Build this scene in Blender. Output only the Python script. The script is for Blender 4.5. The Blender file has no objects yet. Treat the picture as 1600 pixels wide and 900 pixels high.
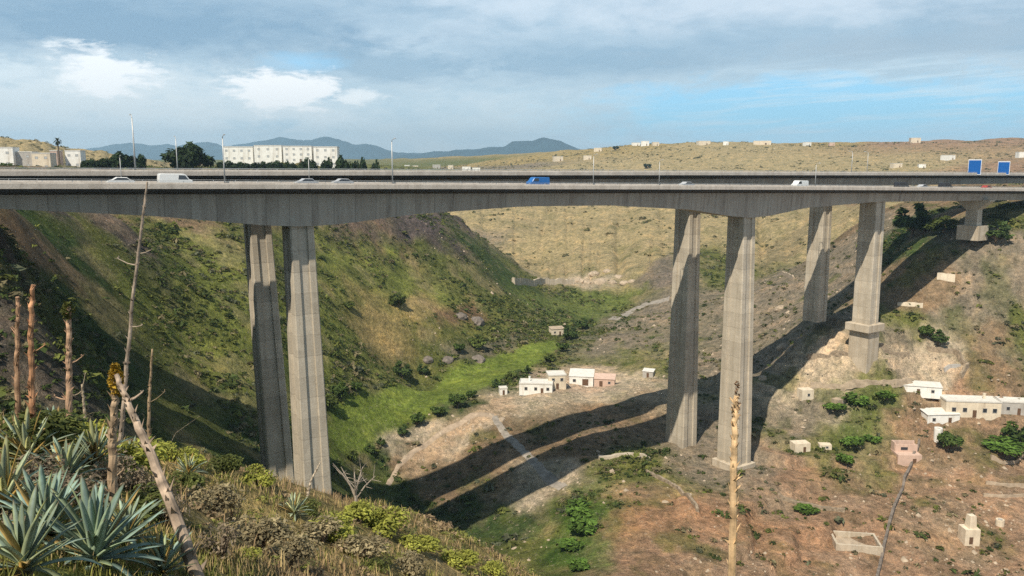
import bpy, bmesh, math, random
import numpy as np
from mathutils import Vector, Matrix, Quaternion

random.seed(11); RNG = np.random.default_rng(11)
S = bpy.context.scene
COL = S.collection
D2R = math.radians

# ------------------------------------------------------------------ camera model (metres, camera at 0,0,100)
CZ = 100.0
FPX = 1256.0                       # focal length in pixels of the 1600 x 900 photograph
PITCH = math.atan(195.0 / FPX)
cp, sp = math.cos(PITCH), math.sin(PITCH)

def P(px, py, Y):
    """world point seen at a pixel, at forward distance Y"""
    dx = (px - 800) / FPX; dy = (450 - py) / FPX
    yc = cp + dy * sp; zc = -sp + dy * cp
    return Vector((dx * Y / yc, Y, CZ + zc * Y / yc))

def proj(x, y, z):
    z = z - CZ
    f = y * cp - z * sp; u = y * sp + z * cp
    f = np.where(np.abs(f) < 1e-6, 1e-6, f)
    return 800 + FPX * x / f, 450 - FPX * u / f, f

# ------------------------------------------------------------------ noise
def _hash(ix, iy, seed):
    h = (ix.astype(np.int64) * 374761393 + iy.astype(np.int64) * 668265263 + seed * 974634777) & 0xFFFFFFFF
    h = ((h ^ (h >> 13)) * 1274126177) & 0xFFFFFFFF
    return ((h ^ (h >> 16)) & 0xFFFF) / 65535.0

def vn(x, y, seed=0):
    x0 = np.floor(x); y0 = np.floor(y); fx = x - x0; fy = y - y0
    fx = fx * fx * fx * (fx * (fx * 6 - 15) + 10); fy = fy * fy * fy * (fy * (fy * 6 - 15) + 10)
    a = _hash(x0, y0, seed); b = _hash(x0 + 1, y0, seed); c = _hash(x0, y0 + 1, seed); d = _hash(x0 + 1, y0 + 1, seed)
    return (a * (1 - fx) + b * fx) * (1 - fy) + (c * (1 - fx) + d * fx) * fy

def fbm(x, y, seed=0, octv=4):
    s = 0; a = .5; t = 0
    for o in range(octv):
        s = s + a * vn(x * 2 ** o + o * 17.3, y * 2 ** o - o * 9.1, seed + o); t += a; a *= .5
    return s / t

# ------------------------------------------------------------------ terrain control points
# land colours (albedo)
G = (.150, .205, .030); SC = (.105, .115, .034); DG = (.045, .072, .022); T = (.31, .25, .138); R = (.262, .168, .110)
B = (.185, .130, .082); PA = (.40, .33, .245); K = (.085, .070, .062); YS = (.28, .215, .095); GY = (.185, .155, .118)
GO = (.150, .170, .042)
CP = []
def c(px, py, Y, col): 
    p = P(px, py, Y); CP.append((p.x, p.y, p.z, col))
def w(x, y, z, col): CP.append((x, y, CZ + z, col))
# foreground hill
for a in range(-180, 181, 30): w(2 * math.sin(D2R(a)), 2 * math.cos(D2R(a)), -1.75, YS)
for a in (-180, -150, -120, 120, 150): w(14 * math.sin(D2R(a)), 14 * math.cos(D2R(a)), 1.5, YS)
w(-14, 3, -.8, YS); w(-30, 6, 1, YS); w(10, 3, -3, YS); w(25, 0, -9, SC); w(60, 0, -35, SC); w(120, 0, -60, R)
c(100, 890, 7, SC); c(300, 920, 8.5, SC); c(-60, 720, 11, SC); c(20, 690, 14, SC); c(150, 715, 17, SC); c(-150, 650, 20, SC)
c(250, 715, 24, YS); c(330, 715, 30, YS); c(400, 745, 35, YS); c(450, 765, 38, YS); c(500, 790, 40, YS); c(560, 806, 41, YS); c(640, 846, 43, YS)
c(720, 876, 44, YS); c(800, 896, 44, YS); c(860, 925, 44, YS)
c(500, 890, 18, YS); c(700, 905, 28, YS); c(600, 960, 17, B); c(420, 830, 22, YS); c(350, 800, 18, YS)
w(4, 9, -7.5, YS); w(8, 14, -12, YS); w(6, 24, -17, YS)
w(12, 34, -29, SC); w(20, 50, -42, SC); w(26, 70, -58, SC); w(30, 95, -73, R); w(34, 125, -83, R); w(60, 60, -62, R); w(60, 95, -78, R); w(100, 80, -76, R)
w(-2, 65, -38, SC); w(0, 90, -54, SC); w(2, 120, -68, SC)
# gully between the near hill and the left slope (hidden)
w(-10, 48, -29, SC); w(-22, 62, -30, SC); w(-24, 85, -40, SC); w(-18, 110, -56, DG); w(-40, 50, -19, SC); w(-52, 66, -21, DG); w(-70, 45, -6, SC)
w(-46, 85, -31, DG)
# left slope
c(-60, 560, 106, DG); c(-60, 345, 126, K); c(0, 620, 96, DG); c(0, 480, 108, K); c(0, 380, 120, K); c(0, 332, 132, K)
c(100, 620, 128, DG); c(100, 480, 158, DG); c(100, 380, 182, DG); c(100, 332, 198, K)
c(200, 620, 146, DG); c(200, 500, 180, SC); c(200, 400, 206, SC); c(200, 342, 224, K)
c(300, 650, 162, SC); c(300, 540, 200, GO); c(300, 440, 234, GO); c(300, 365, 262, GO); c(300, 346, 268, B)
c(385, 715, 158, DG); c(400, 690, 176, DG); c(400, 600, 198, GO); c(400, 500, 228, GO); c(400, 420, 256, GO); c(400, 365, 280, SC)
c(470, 775, 154, DG); c(500, 640, 230, DG); c(500, 560, 252, GO); c(500, 460, 285, GO); c(500, 382, 322, GO)
c(600, 520, 308, YS); c(600, 430, 345, GO); c(600, 388, 372, GO)
c(660, 470, 338, YS); c(700, 548, 320, SC); c(700, 480, 352, GO); c(730, 500, 352, SC); c(700, 400, 395, SC); c(760, 530, 342, SC); c(800, 528, 354, SC); c(800, 480, 390, SC); c(800, 425, 445, DG); c(755, 400, 425, DG)
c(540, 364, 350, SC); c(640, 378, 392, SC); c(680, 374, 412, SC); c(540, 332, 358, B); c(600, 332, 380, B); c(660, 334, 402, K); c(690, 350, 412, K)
c(850, 447, 462, SC); c(850, 485, 412, SC)
# valley floor
c(480, 760, 165, DG); c(520, 690, 220, SC); c(600, 650, 252, SC); c(700, 605, 290, SC); c(800, 570, 325, SC); c(870, 540, 365, SC); c(640, 590, 300, SC)
c(545, 728, 218, SC); c(700, 640, 258, DG); c(800, 590, 300, DG); c(880, 530, 372, DG); c(905, 500, 410, DG); c(960, 465, 460, SC); c(900, 455, 465, SC); c(1000, 455, 470, SC)
c(600, 745, 226, DG); c(655, 748, 227, B); c(650, 700, 238, PA); c(720, 660, 250, PA); c(800, 625, 270, PA); c(620, 810, 210, DG); c(700, 790, 212, B); c(700, 845, 195, DG); c(740, 720, 230, B)
c(760, 815, 200, DG); c(840, 880, 172, SC); c(900, 800, 188, SC); c(860, 740, 212, PA); c(800, 680, 238, B); c(950, 650, 245, B); c(900, 690, 225, B); c(880, 595, 285, PA); c(960, 595, 290, PA)
c(1000, 560, 310, SC); c(950, 530, 350, GY); c(1000, 500, 390, GY); c(1040, 470, 430, GY); c(1100, 560, 300, GY)
c(1000, 900, 158, R); c(1000, 800, 182, R); c(1000, 720, 210, SC); c(1080, 696, 225, GY); c(1160, 722, 215, GY); c(1150, 900, 160, R); c(1150, 800, 185, R)
c(1300, 900, 165, R); c(1300, 800, 190, R); c(1450, 900, 170, R); c(1500, 800, 192, R); c(1600, 900, 172, R); c(1700, 850, 182, R)
c(1250, 730, 212, R); c(1400, 740, 210, R); c(1560, 730, 212, R); c(1700, 720, 212, R)
c(1240, 660, 232, GY); c(1320, 680, 226, SC); c(1350, 620, 240, SC); c(1450, 660, 230, R); c(1540, 650, 232, R); c(1640, 650, 230, R)
c(1280, 600, 245, PA); c(1300, 560, 248, PA); c(1450, 590, 246, PA); c(1480, 560, 250, PA); c(1400, 550, 249, GY); c(1560, 590, 243, B)
c(1600, 540, 252, SC); c(1560, 520, 255, GY)
# right slope under the bridge
c(1360, 540, 245, SC); c(1280, 490, 264, GY); c(1430, 500, 262, SC); c(1500, 480, 264, GY); c(1600, 470, 262, GY); c(1450, 430, 275, B); c(1400, 420, 285, B); c(1500, 400, 277, GY); c(1520, 382, 280, GY)
c(1600, 380, 274, GY); c(1590, 345, 286, SC); c(1700, 340, 280, GY); c(1440, 370, 294, DG); c(1420, 346, 320, DG); c(1480, 340, 305, B); c(1560, 312, 330, B); c(1700, 300, 320, B)
c(1210, 560, 275, GY); c(1200, 500, 330, GY); c(1230, 460, 345, GY); c(1320, 440, 320, GY); c(1330, 400, 345, GY); c(1200, 440, 420, GY)
c(1400, 318, 380, B)
# tan amphitheatre and plateau behind
c(1000, 440, 475, T); c(1050, 420, 470, GY); c(1110, 430, 470, SC); c(900, 440, 500, PA); c(850, 425, 540, T); c(980, 410, 530, T); c(800, 405, 600, T); c(720, 385, 640, GY); c(720, 335, 720, T); c(850, 370, 640, T)
c(950, 330, 720, T); c(850, 320, 780, T); c(1040, 380, 560, T); c(1110, 350, 620, T); c(1120, 400, 520, SC); c(1200, 400, 530, T); c(1260, 330, 640, T); c(1300, 380, 480, T); c(1330, 330, 520, T)
c(650, 300, 800, T); c(850, 285, 900, T); c(1050, 300, 800, T); c(1250, 300, 780, T); c(1400, 296, 640, B); c(1600, 285, 520, B)
c(1000, 262, 1200, T); c(1200, 262, 1150, T); c(1400, 262, 1000, T); c(1600, 262, 900, R); c(900, 262, 1250, T); c(800, 262, 1300, GY)
c(800, 255, 1500, YS); c(850, 240, 1600, YS); c(930, 232, 1600, YS); c(1000, 226, 1500, YS); c(1100, 225, 1450, T); c(1200, 224, 1450, T); c(1300, 226, 1450, YS); c(1400, 221, 1400, R); c(1500, 222, 1400, R); c(1600, 216, 1400, R); c(1720, 212, 1400, R)
for px in (850, 930, 1000, 1100, 1200, 1300, 1400, 1500, 1600, 1750): c(px, 238, 2400, YS)
# left plateau
c(690, 320, 490, K); c(640, 318, 450, K); c(560, 312, 430, B); c(450, 318, 350, B); c(330, 320, 300, B); c(200, 316, 262, B); c(100, 312, 235, B); c(0, 300, 160, B); c(-150, 300, 150, B)
c(-100, 266, 300, GY); c(0, 266, 300, GY); c(100, 266, 300, GY); c(200, 266, 300, GY); c(-100, 258, 420, GY); c(0, 258, 420, GY); c(150, 258, 430, GY); c(300, 258, 470, SC); c(430, 256, 520, SC); c(560, 258, 520, SC); c(640, 262, 900, SC)
c(100, 257, 900, GY); c(300, 257, 1000, GY); c(500, 258, 1000, SC); c(700, 258, 1700, SC); c(400, 257, 2000, SC)
c(30, 216, 760, T); c(-40, 216, 800, T); c(75, 235, 720, T); c(105, 252, 700, T); c(-20, 245, 620, T); c(-200, 225, 800, T)
for px in (-300, 0, 300, 600, 760): c(px, 250, 3000, SC)
for a in (-60, -80, -110): w(400 * math.sin(D2R(a)), 400 * math.cos(D2R(a)), 10, SC); w(2500 * math.sin(D2R(a)), 2500 * math.cos(D2R(a)), 10, SC)
for a in (50, 75, 100): w(300 * math.sin(D2R(a)), 300 * math.cos(D2R(a)), -60, R); w(2500 * math.sin(D2R(a)), 2500 * math.cos(D2R(a)), 20, SC)
# the shoulder of the hill outside the frame on the left
w(-75, 78, 2, B); w(-100, 90, 8, B); w(-95, 60, 12, B)

CPX = np.array([[q[0], q[1], q[2]] for q in CP]); CPC = np.array([q[3] for q in CP])
def polar(x, y):
    r = np.sqrt(x * x + y * y) + 1e-6
    return np.arctan2(x, y), np.log(np.maximum(r, 1.2))
_ca, _cr = polar(CPX[:, 0], CPX[:, 1])
def _kern(a, r):
    return np.sqrt((a[:, None] - _ca[None]) ** 2 + (r[:, None] - _cr[None]) ** 2 + 0.03 ** 2)
def _poly(a, r): return np.stack([np.ones_like(a), a, r], 1)
_n = len(CPX)
_A = np.zeros((_n + 3, _n + 3)); _A[:_n, :_n] = _kern(_ca, _cr) - np.eye(_n) * 8e-3
_A[:_n, _n:] = _poly(_ca, _cr); _A[_n:, :_n] = _A[:_n, _n:].T
_W = np.linalg.solve(_A, np.concatenate([CPX[:, 2], np.zeros(3)]))

def H(x, y):
    """ground height"""
    x = np.atleast_1d(np.asarray(x, float)); y = np.atleast_1d(np.asarray(y, float))
    a, lr = polar(x, y); r = np.exp(lr)
    z = np.empty_like(x)
    for i in range(0, len(x), 20000):
        s = slice(i, i + 20000)
        z[s] = _kern(a[s], lr[s]) @ _W[:_n] + _poly(a[s], lr[s]) @ _W[_n:]
    # broken ground: octaves that fit the distance
    for lam, amp, sd in ((70, .030, 1), (31, .036, 2), (14, .042, 3), (6.3, .040, 4), (2.9, .038, 5), (1.1, .04, 6), (.45, .04, 7)):
        k = np.clip((r / lam - 1.2) / 2.5, 0, 1) * np.clip(1.6 - r / (lam * 130), 0, 1)
        q = vn(x / lam + 3.7 * sd, y / lam - 1.3 * sd, sd)
        rd = 1 - 2 * np.abs(vn(x / lam * 1.3 + 40, y / lam * 1.3, sd + 20) - .5)
        z = z + k * lam * amp * ((q - .5) * 2 - (rd - .5) * 1.1)
    # cultivation terraces on the right bank, now crumbling
    kt = np.clip((x - 25) / 30, 0, 1) * np.clip((r - 150) / 25, 0, 1) * np.clip((330 - r) / 60, 0, 1) * np.clip(1.4 - np.abs(z - CZ + 70) / 34, 0, 1)
    st_ = 3.1; zz_ = (z + (fbm(x / 23, y / 23, 91, 3) - .5) * 5) / st_; fr = zz_ - np.floor(zz_); tv = np.clip((fr - .72) / .24, 0, 1); tv = tv * tv * (3 - 2 * tv)
    z = z + kt * .85 * st_ * (tv - fr) * np.clip((fbm(x / 31 + 7, y / 31, 95, 2) - .34) * 6, 0, 1)
    # rills running down the amphitheatre hill
    kk = np.clip((r - 430) / 90, 0, 1) * np.clip((1000 - r) / 200, 0, 1)
    rid = 1 - 2 * np.abs(vn(a * 34 + .35 * vn(lr * 9, a * 20, 77), lr * 2.2, 55) - .5); rid2 = 1 - 2 * np.abs(vn(a * 95 + .3 * vn(lr * 16, a * 50, 78), lr * 4, 56) - .5)
    z = z - kk * (rid ** 2 * 3.0 + rid2 ** 2 * 2.0 - 1.5)
    return z

def Hs(x, y): return float(H([x], [y])[0])

def ground_at(px, py, y0=4, y1=2500, n=900):
    """first ground point along the sight line of a pixel"""
    ys = np.geomspace(y0, y1, n)
    dx = (px - 800) / FPX; dy = (450 - py) / FPX
    yc = cp + dy * sp; zc = -sp + dy * cp
    xs = dx / yc * ys; zs = CZ + zc / yc * ys
    h = H(xs, ys); b = np.where(zs < h)[0]
    if len(b) == 0: return None
    i = b[0]
    if i > 0:
        d0 = zs[i - 1] - h[i - 1]; d1 = h[i] - zs[i]; f = d0 / max(d0 + d1, 1e-9)
        Y = ys[i - 1] + f * (ys[i] - ys[i - 1])
    else: Y = ys[0]
    X = dx / yc * Y
    return Vector((X, Y, Hs(X, Y)))

# ------------------------------------------------------------------ mesh helpers
class MB:
    def __init__(s): s.v = []; s.f = []; s.n = 0; s.c = []
    def add(s, verts, faces, col=None):
        verts = [tuple(p) for p in verts]
        s.v += verts; s.f += [tuple(i + s.n for i in f) for f in faces]; s.n += len(verts)
        s.c += [col or (1, 1, 1)] * len(verts) if not (isinstance(col, list)) else col
        return s
    def box(s, cx, cy, cz, sx, sy, sz, rz=0, col=None, taper=1.0):
        x, y, z = sx / 2, sy / 2, sz / 2; ca, sa = math.cos(rz), math.sin(rz); vs = []
        for k, t in ((-z, 1), (z, taper)):
            for i, j in ((-x, -y), (x, -y), (x, y), (-x, y)):
                a, b = i * t, j * t; vs.append((cx + a * ca - b * sa, cy + a * sa + b * ca, cz + k))
        return s.add(vs, [(3, 2, 1, 0), (4, 5, 6, 7), (0, 1, 5, 4), (1, 2, 6, 5), (2, 3, 7, 6), (3, 0, 4, 7)], col)
    def tube(s, pts, rad, seg=7, col=None, cap=True):
        pts = [Vector(p) for p in pts]; n = len(pts); vs = []; fs = []; up = Vector((.31, .17, .93))
        for i, p in enumerate(pts):
            t = (pts[min(i + 1, n - 1)] - pts[max(i - 1, 0)]).normalized()
            u = t.cross(up); u = u.normalized() if u.length > 1e-4 else t.orthogonal().normalized(); q = t.cross(u)
            r = rad[i] if isinstance(rad, (list, tuple)) else rad
            for k in range(seg):
                a = 2 * math.pi * k / seg; vs.append(p + (u * math.cos(a) + q * math.sin(a)) * r)
        for i in range(n - 1):
            for k in range(seg):
                k2 = (k + 1) % seg; fs.append((i * seg + k, i * seg + k2, (i + 1) * seg + k2, (i + 1) * seg + k))
        if cap: fs.append(tuple(range(seg))[::-1]); fs.append(tuple((n - 1) * seg + k for k in range(seg)))
        return s.add(vs, fs, col)
    def loft(s, rings, cap=True, col=None):
        m = len(rings[0]); vs = [p for r in rings for p in r]; fs = []
        for i in range(len(rings) - 1):
            for k in range(m):
                k2 = (k + 1) % m; fs.append((i * m + k, i * m + k2, (i + 1) * m + k2, (i + 1) * m + k))
        if cap: fs.append(tuple(range(m))[::-1]); fs.append(tuple((len(rings) - 1) * m + k for k in range(m)))
        return s.add(vs, fs, col)
    def build(s, name, mat, parent=None, smooth=False, origin=None, bevel=0, fix=True):
        me = bpy.data.meshes.new(name)
        o0 = Vector(origin) if origin is not None else Vector((0, 0, 0))
        me.from_pydata([(p[0] - o0.x, p[1] - o0.y, p[2] - o0.z) for p in s.v], [], s.f)
        a = me.color_attributes.new('Col', 'FLOAT_COLOR', 'POINT')
        a.data.foreach_set('color', np.array([(q[0], q[1], q[2], 1) for q in s.c], np.float32).ravel())
        if fix:
            bm = bmesh.new(); bm.from_mesh(me); bmesh.ops.recalc_face_normals(bm, faces=bm.faces); bm.to_mesh(me); bm.free()
        me.materials.append(mat)
        if smooth: me.polygons.foreach_set('use_smooth', [True] * len(me.polygons))
        o = bpy.data.objects.new(name, me); COL.objects.link(o)
        if parent is not None: o.parent = parent
        o.location = o0
        if bevel:
            m = o.modifiers.new('bevel', 'BEVEL'); m.width = bevel; m.segments = 2; m.limit_method = 'ANGLE'
        return o

def np_mesh(name, verts, quads, mat, cols=None, smooth=False, parent=None, loc=(0, 0, 0)):
    me = bpy.data.meshes.new(name)
    verts = np.asarray(verts, np.float32); quads = np.asarray(quads, np.int32); k = quads.shape[1]
    me.vertices.add(len(verts)); me.vertices.foreach_set('co', verts.ravel())
    me.loops.add(quads.size); me.loops.foreach_set('vertex_index', quads.ravel())
    me.polygons.add(len(quads)); me.polygons.foreach_set('loop_start', np.arange(0, quads.size, k, dtype=np.int32))
    me.polygons.foreach_set('loop_total', np.full(len(quads), k, np.int32))
    me.update(calc_edges=True)
    if cols is not None:
        a = me.color_attributes.new('Col', 'FLOAT_COLOR', 'POINT')
        cc = np.ones((len(verts), 4), np.float32); cc[:, :3] = cols; a.data.foreach_set('color', cc.ravel())
    me.materials.append(mat)
    if smooth: me.polygons.foreach_set('use_smooth', np.ones(len(quads), bool))
    o = bpy.data.objects.new(name, me); COL.objects.link(o); o.location = loc
    if parent is not None: o.parent = parent
    return o

def tag(o, label=None, cat=None, group=None, kind=None):
    if label: o['label'] = label
    if cat: o['category'] = cat
    if group: o['group'] = group
    if kind: o['kind'] = kind
    return o

def empty(name, loc, rz=0):
    o = bpy.data.objects.new(name, None); COL.objects.link(o); o.location = loc; o.rotation_euler = (0, 0, rz)
    o.empty_display_size = .2
    return o

def kids(o): return [x for x in bpy.data.objects if x.parent == o]
def copy_tree(o, loc, rz=0, sc=1.0, label=None, rot=None):
    q = o.copy(); COL.objects.link(q); q.location = loc; q.rotation_euler = rot or (0, 0, rz)
    q.scale = (sc, sc, sc) if not isinstance(sc, tuple) else sc
    if label: q['label'] = label
    for ch in kids(o):
        d = ch.copy(); COL.objects.link(d); d.parent = q
        for gch in kids(ch):
            e = gch.copy(); COL.objects.link(e); e.parent = d
    return q

# ------------------------------------------------------------------ materials
def new_mat(name):
    m = bpy.data.materials.new(name); m.use_nodes = True
    nt = m.node_tree; b = nt.nodes['Principled BSDF']; b.inputs['Roughness'].default_value = .85
    b.inputs['Specular IOR Level'].default_value = .25
    return m, nt, b
def nd(nt, t, **kw):
    n = nt.nodes.new(t)
    for k, v in kw.items(): setattr(n, k, v)
    return n
def noise(nt, scale, detail=5, rough=.55, vec=None, dist=0):
    n = nd(nt, 'ShaderNodeTexNoise'); n.inputs['Scale'].default_value = scale; n.inputs['Detail'].default_value = detail
    n.inputs['Roughness'].default_value = rough; n.inputs['Distortion'].default_value = dist
    if vec is not None: nt.links.new(vec, n.inputs['Vector'])
    return n.outputs['Fac']
def ramp(nt, fac, stops):
    r = nd(nt, 'ShaderNodeValToRGB'); e = r.color_ramp.elements
    while len(e) < len(stops): e.new(.5)
    for q, (p, col) in zip(e, stops):
        q.position = p; q.color = (*col, 1) if len(col) == 3 else col
    nt.links.new(fac, r.inputs['Fac']); return r.outputs['Color']
def mix(nt, mode, fac, a, b):
    m = nd(nt, 'ShaderNodeMix', data_type='RGBA', blend_type=mode)
    for sock, v in ((m.inputs[0], fac), (m.inputs[6], a), (m.inputs[7], b)):
        if isinstance(v, (int, float)): sock.default_value = v
        elif isinstance(v, tuple): sock.default_value = (*v, 1) if len(v) == 3 else v
        else: nt.links.new(v, sock)
    return m.outputs[2]
def mth(nt, op, a, b=None, clamp=False):
    m = nd(nt, 'ShaderNodeMath', operation=op); m.use_clamp = clamp
    for i, v in enumerate((a, b)):
        if v is None: continue
        if isinstance(v, (int, float)): m.inputs[i].default_value = v
        else: nt.links.new(v, m.inputs[i])
    return m.outputs[0]
def bump(nt, bsdf, h, dist, strength=1.0):
    n = nd(nt, 'ShaderNodeBump'); n.inputs['Distance'].default_value = dist; n.inputs['Strength'].default_value = strength
    nt.links.new(h, n.inputs['Height']); nt.links.new(n.outputs[0], bsdf.inputs['Normal'])
def geo_pos(nt): return nd(nt, 'ShaderNodeNewGeometry').outputs['Position']
def scaled(nt, vec, s):
    m = nd(nt, 'ShaderNodeMapping'); m.inputs['Scale'].default_value = s; nt.links.new(vec, m.inputs['Vector']); return m.outputs[0]
def attr(nt, name='Col'): return nd(nt, 'ShaderNodeAttribute', attribute_name=name).outputs['Color']
g3 = lambda v: (v, v, v)

def mat_ground():
    m, nt, b = new_mat('ground'); p = geo_pos(nt); base = attr(nt)
    n1 = noise(nt, .09, 6, .65, p); n2 = noise(nt, .55, 6, .7, p); n3 = noise(nt, 3.5, 4, .65, p)
    col = mix(nt, 'MULTIPLY', 1, base, ramp(nt, n1, [(.3, (.62, .66, .62)), (.52, (1, 1, 1)), (.72, (1.35, 1.22, 1.1))]))
    col = mix(nt, 'MULTIPLY', 1, col, ramp(nt, n2, [(.3, g3(.55)), (.5, g3(1)), (.7, (1.45, 1.4, 1.32))]))
    col = mix(nt, 'MULTIPLY', 1, col, ramp(nt, n3, [(.3, g3(.6)), (.53, g3(1.0)), (.72, g3(1.55))]))
    n4 = noise(nt, 1.15, 5, .72, p, .6); n5 = noise(nt, .32, 5, .7, p, .4)
    col = mix(nt, 'MIX', mth(nt, 'MULTIPLY', ramp(nt, n4, [(.30, g3(1)), (.42, g3(0))]), .65), col, (.050, .056, .022))
    col = mix(nt, 'MIX', mth(nt, 'MULTIPLY', ramp(nt, n4, [(.58, g3(0)), (.68, g3(1))]), .65), col, (.38, .32, .24))
    col = mix(nt, 'MULTIPLY', 1, col, ramp(nt, n5, [(.3, (.6, .64, .6)), (.5, g3(1)), (.7, (1.35, 1.28, 1.2))]))
    nt.links.new(col, b.inputs['Base Color']); b.inputs['Roughness'].default_value = .95; b.inputs['Specular IOR Level'].default_value = .05
    bump(nt, b, mth(nt, 'ADD', mth(nt, 'MULTIPLY', n2, 1.6), mth(nt, 'MULTIPLY', n3, .35)), .9)
    return m
def mat_concrete(name, base, dirty, joints=None, streak=True):
    m, nt, b = new_mat(name); p = geo_pos(nt)
    n1 = noise(nt, .35, 6, .6, p); n2 = noise(nt, 4, 5, .6, p)
    st = noise(nt, 1.0, 5, .6, scaled(nt, p, (.85, .85, .045)))
    col = mix(nt, 'MIX', ramp(nt, n1, [(.35, g3(0)), (.7, g3(1))]), base, tuple(x * .8 for x in base))
    if streak: col = mix(nt, 'MIX', ramp(nt, st, [(.46, g3(0)), (.68, g3(.85))]), col, dirty)
    col = mix(nt, 'MULTIPLY', .7, col, ramp(nt, n2, [(.3, g3(.75)), (.7, g3(1.15))]))
    pt_ = noise(nt, .22, 3, .5, p, .5)
    col = mix(nt, 'MIX', ramp(nt, pt_, [(.60, g3(0)), (.63, g3(.35))]), col, tuple(x * 1.12 for x in base))
    if joints:
        sx = nd(nt, 'ShaderNodeSeparateXYZ'); nt.links.new(p, sx.inputs[0])
        fr = mth(nt, 'FRACT', mth(nt, 'DIVIDE', sx.outputs['Z'], joints))
        ln = mth(nt, 'LESS_THAN', fr, .035)
        col = mix(nt, 'MULTIPLY', mth(nt, 'MULTIPLY', ln, .28), col, g3(.25))
        fl = mth(nt, 'FLOOR', mth(nt, 'DIVIDE', sx.outputs['Z'], joints))
        wn = nd(nt, 'ShaderNodeTexWhiteNoise', noise_dimensions='1D'); nt.links.new(fl, wn.inputs['W'])
        col = mix(nt, 'MULTIPLY', .55, col, ramp(nt, wn.outputs['Value'], [(0, g3(.78)), (1, g3(1.1))]))
    nt.links.new(col, b.inputs['Base Color']); b.inputs['Roughness'].default_value = .9
    bump(nt, b, n2, .03)
    return m
def mat_girder():
    m, nt, b = new_mat('girder_concrete'); uv = nd(nt, 'ShaderNodeUVMap').outputs[0]; p = geo_pos(nt)
    sx = nd(nt, 'ShaderNodeSeparateXYZ'); nt.links.new(uv, sx.inputs[0]); t = sx.outputs['X']
    seg = mth(nt, 'FLOOR', mth(nt, 'DIVIDE', t, 4.2)); wn = nd(nt, 'ShaderNodeTexWhiteNoise', noise_dimensions='1D'); nt.links.new(seg, wn.inputs['W'])
    ln = mth(nt, 'LESS_THAN', mth(nt, 'FRACT', mth(nt, 'DIVIDE', t, 4.2)), .05)
    st = noise(nt, 1, 5, .65, scaled(nt, uv, (.8, .07, 1)))
    st2 = noise(nt, 1, 4, .6, scaled(nt, uv, (.16, .22, 1)))
    col = mix(nt, 'MIX', ramp(nt, wn.outputs['Value'], [(0, g3(0)), (1, g3(1))]), (.40, .36, .305), (.33, .295, .25))
    col = mix(nt, 'MIX', ramp(nt, st, [(.46, g3(0)), (.72, g3(.7))]), col, (.17, .14, .115))
    col = mix(nt, 'MIX', ramp(nt, st2, [(.5, g3(0)), (.68, g3(.6))]), col, (.36, .35, .31))
    col = mix(nt, 'MULTIPLY', mth(nt, 'MULTIPLY', ln, .35), col, g3(.3))
    nt.links.new(col, b.inputs['Base Color']); b.inputs['Roughness'].default_value = .9
    bump(nt, b, noise(nt, 3, 4, .6, p), .03)
    return m
def mat_plain(name, col, rough=.7, var=.25, scale=2.0, metal=0, spec=.3, vcol=False, dirt=None, bmp=.01):
    m, nt, b = new_mat(name); p = nd(nt, 'ShaderNodeTexCoord').outputs['Object']
    n1 = noise(nt, scale, 5, .6, p)
    cc = mix(nt, 'MULTIPLY', 1, attr(nt) if vcol else col, ramp(nt, n1, [(.28, g3(1 - var)), (.5, g3(1)), (.72, g3(1 + var))]))
    if vcol and col: cc = mix(nt, 'MULTIPLY', 1, cc, col)
    if dirt:
        n2 = noise(nt, 1, 5, .65, scaled(nt, p, (scale * .9, scale * .9, scale * .1)))
        cc = mix(nt, 'MIX', ramp(nt, n2, [(.5, g3(0)), (.72, g3(.6))]), cc, dirt)
    nt.links.new(cc, b.inputs['Base Color']); b.inputs['Roughness'].default_value = rough; b.inputs['Metallic'].default_value = metal
    b.inputs['Specular IOR Level'].default_value = spec
    if bmp: bump(nt, b, n1, bmp)
    return m
def mat_leaf(name, tint=(1, 1, 1), trans=.3, rough=.7):
    m, nt, b = new_mat(name); a = mix(nt, 'MULTIPLY', 1, attr(nt), tint)
    n1 = noise(nt, 6, 3, .6, nd(nt, 'ShaderNodeTexCoord').outputs['Object'])
    a = mix(nt, 'MULTIPLY', .6, a, ramp(nt, n1, [(.3, g3(.6)), (.7, g3(1.4))]))
    nt.links.new(a, b.inputs['Base Color']); b.inputs['Roughness'].default_value = rough; b.inputs['Specular IOR Level'].default_value = .15
    tr = nd(nt, 'ShaderNodeBsdfTranslucent'); nt.links.new(a, tr.inputs['Color'])
    ms = nd(nt, 'ShaderNodeMixShader'); ms.inputs[0].default_value = trans
    nt.links.new(b.outputs[0], ms.inputs[1]); nt.links.new(tr.outputs[0], ms.inputs[2])
    nt.links.new(ms.outputs[0], nt.nodes['Material Output'].inputs['Surface'])
    return m

M = {}
M['ground'] = mat_ground()
M['pier'] = mat_concrete('pier_concrete', (.56, .495, .40), (.40, .345, .265), joints=4.0)
M['girder'] = mat_girder()
M['parapet'] = mat_concrete('parapet_concrete', (.58, .52, .46), (.42, .37, .32), None)
M['slab'] = mat_concrete('slab_shade_concrete', (.075, .068, .06), (.04, .036, .032), None)  # near-black colour paints in the shade band under the parapet overhang
M['plinth'] = mat_concrete('plinth_concrete', (.55, .475, .375), (.38, .31, .22), None)
M['asphalt'] = mat_plain('asphalt', (.055, .055, .057), .9, .25, 1.5)
M['paint'] = mat_plain('road_paint', (.75, .75, .72), .7, .12, 3)
M['galv'] = mat_plain('galvanised_steel', (.50, .50, .49), .5, .1, 5, .3)
M['white'] = mat_plain('white_plaster', (.80, .79, .75), .85, .12, .6, dirt=(.46, .40, .32))
M['cream'] = mat_plain('cream_plaster', (.68, .59, .46), .85, .15, .6, dirt=(.38, .30, .22))
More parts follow.
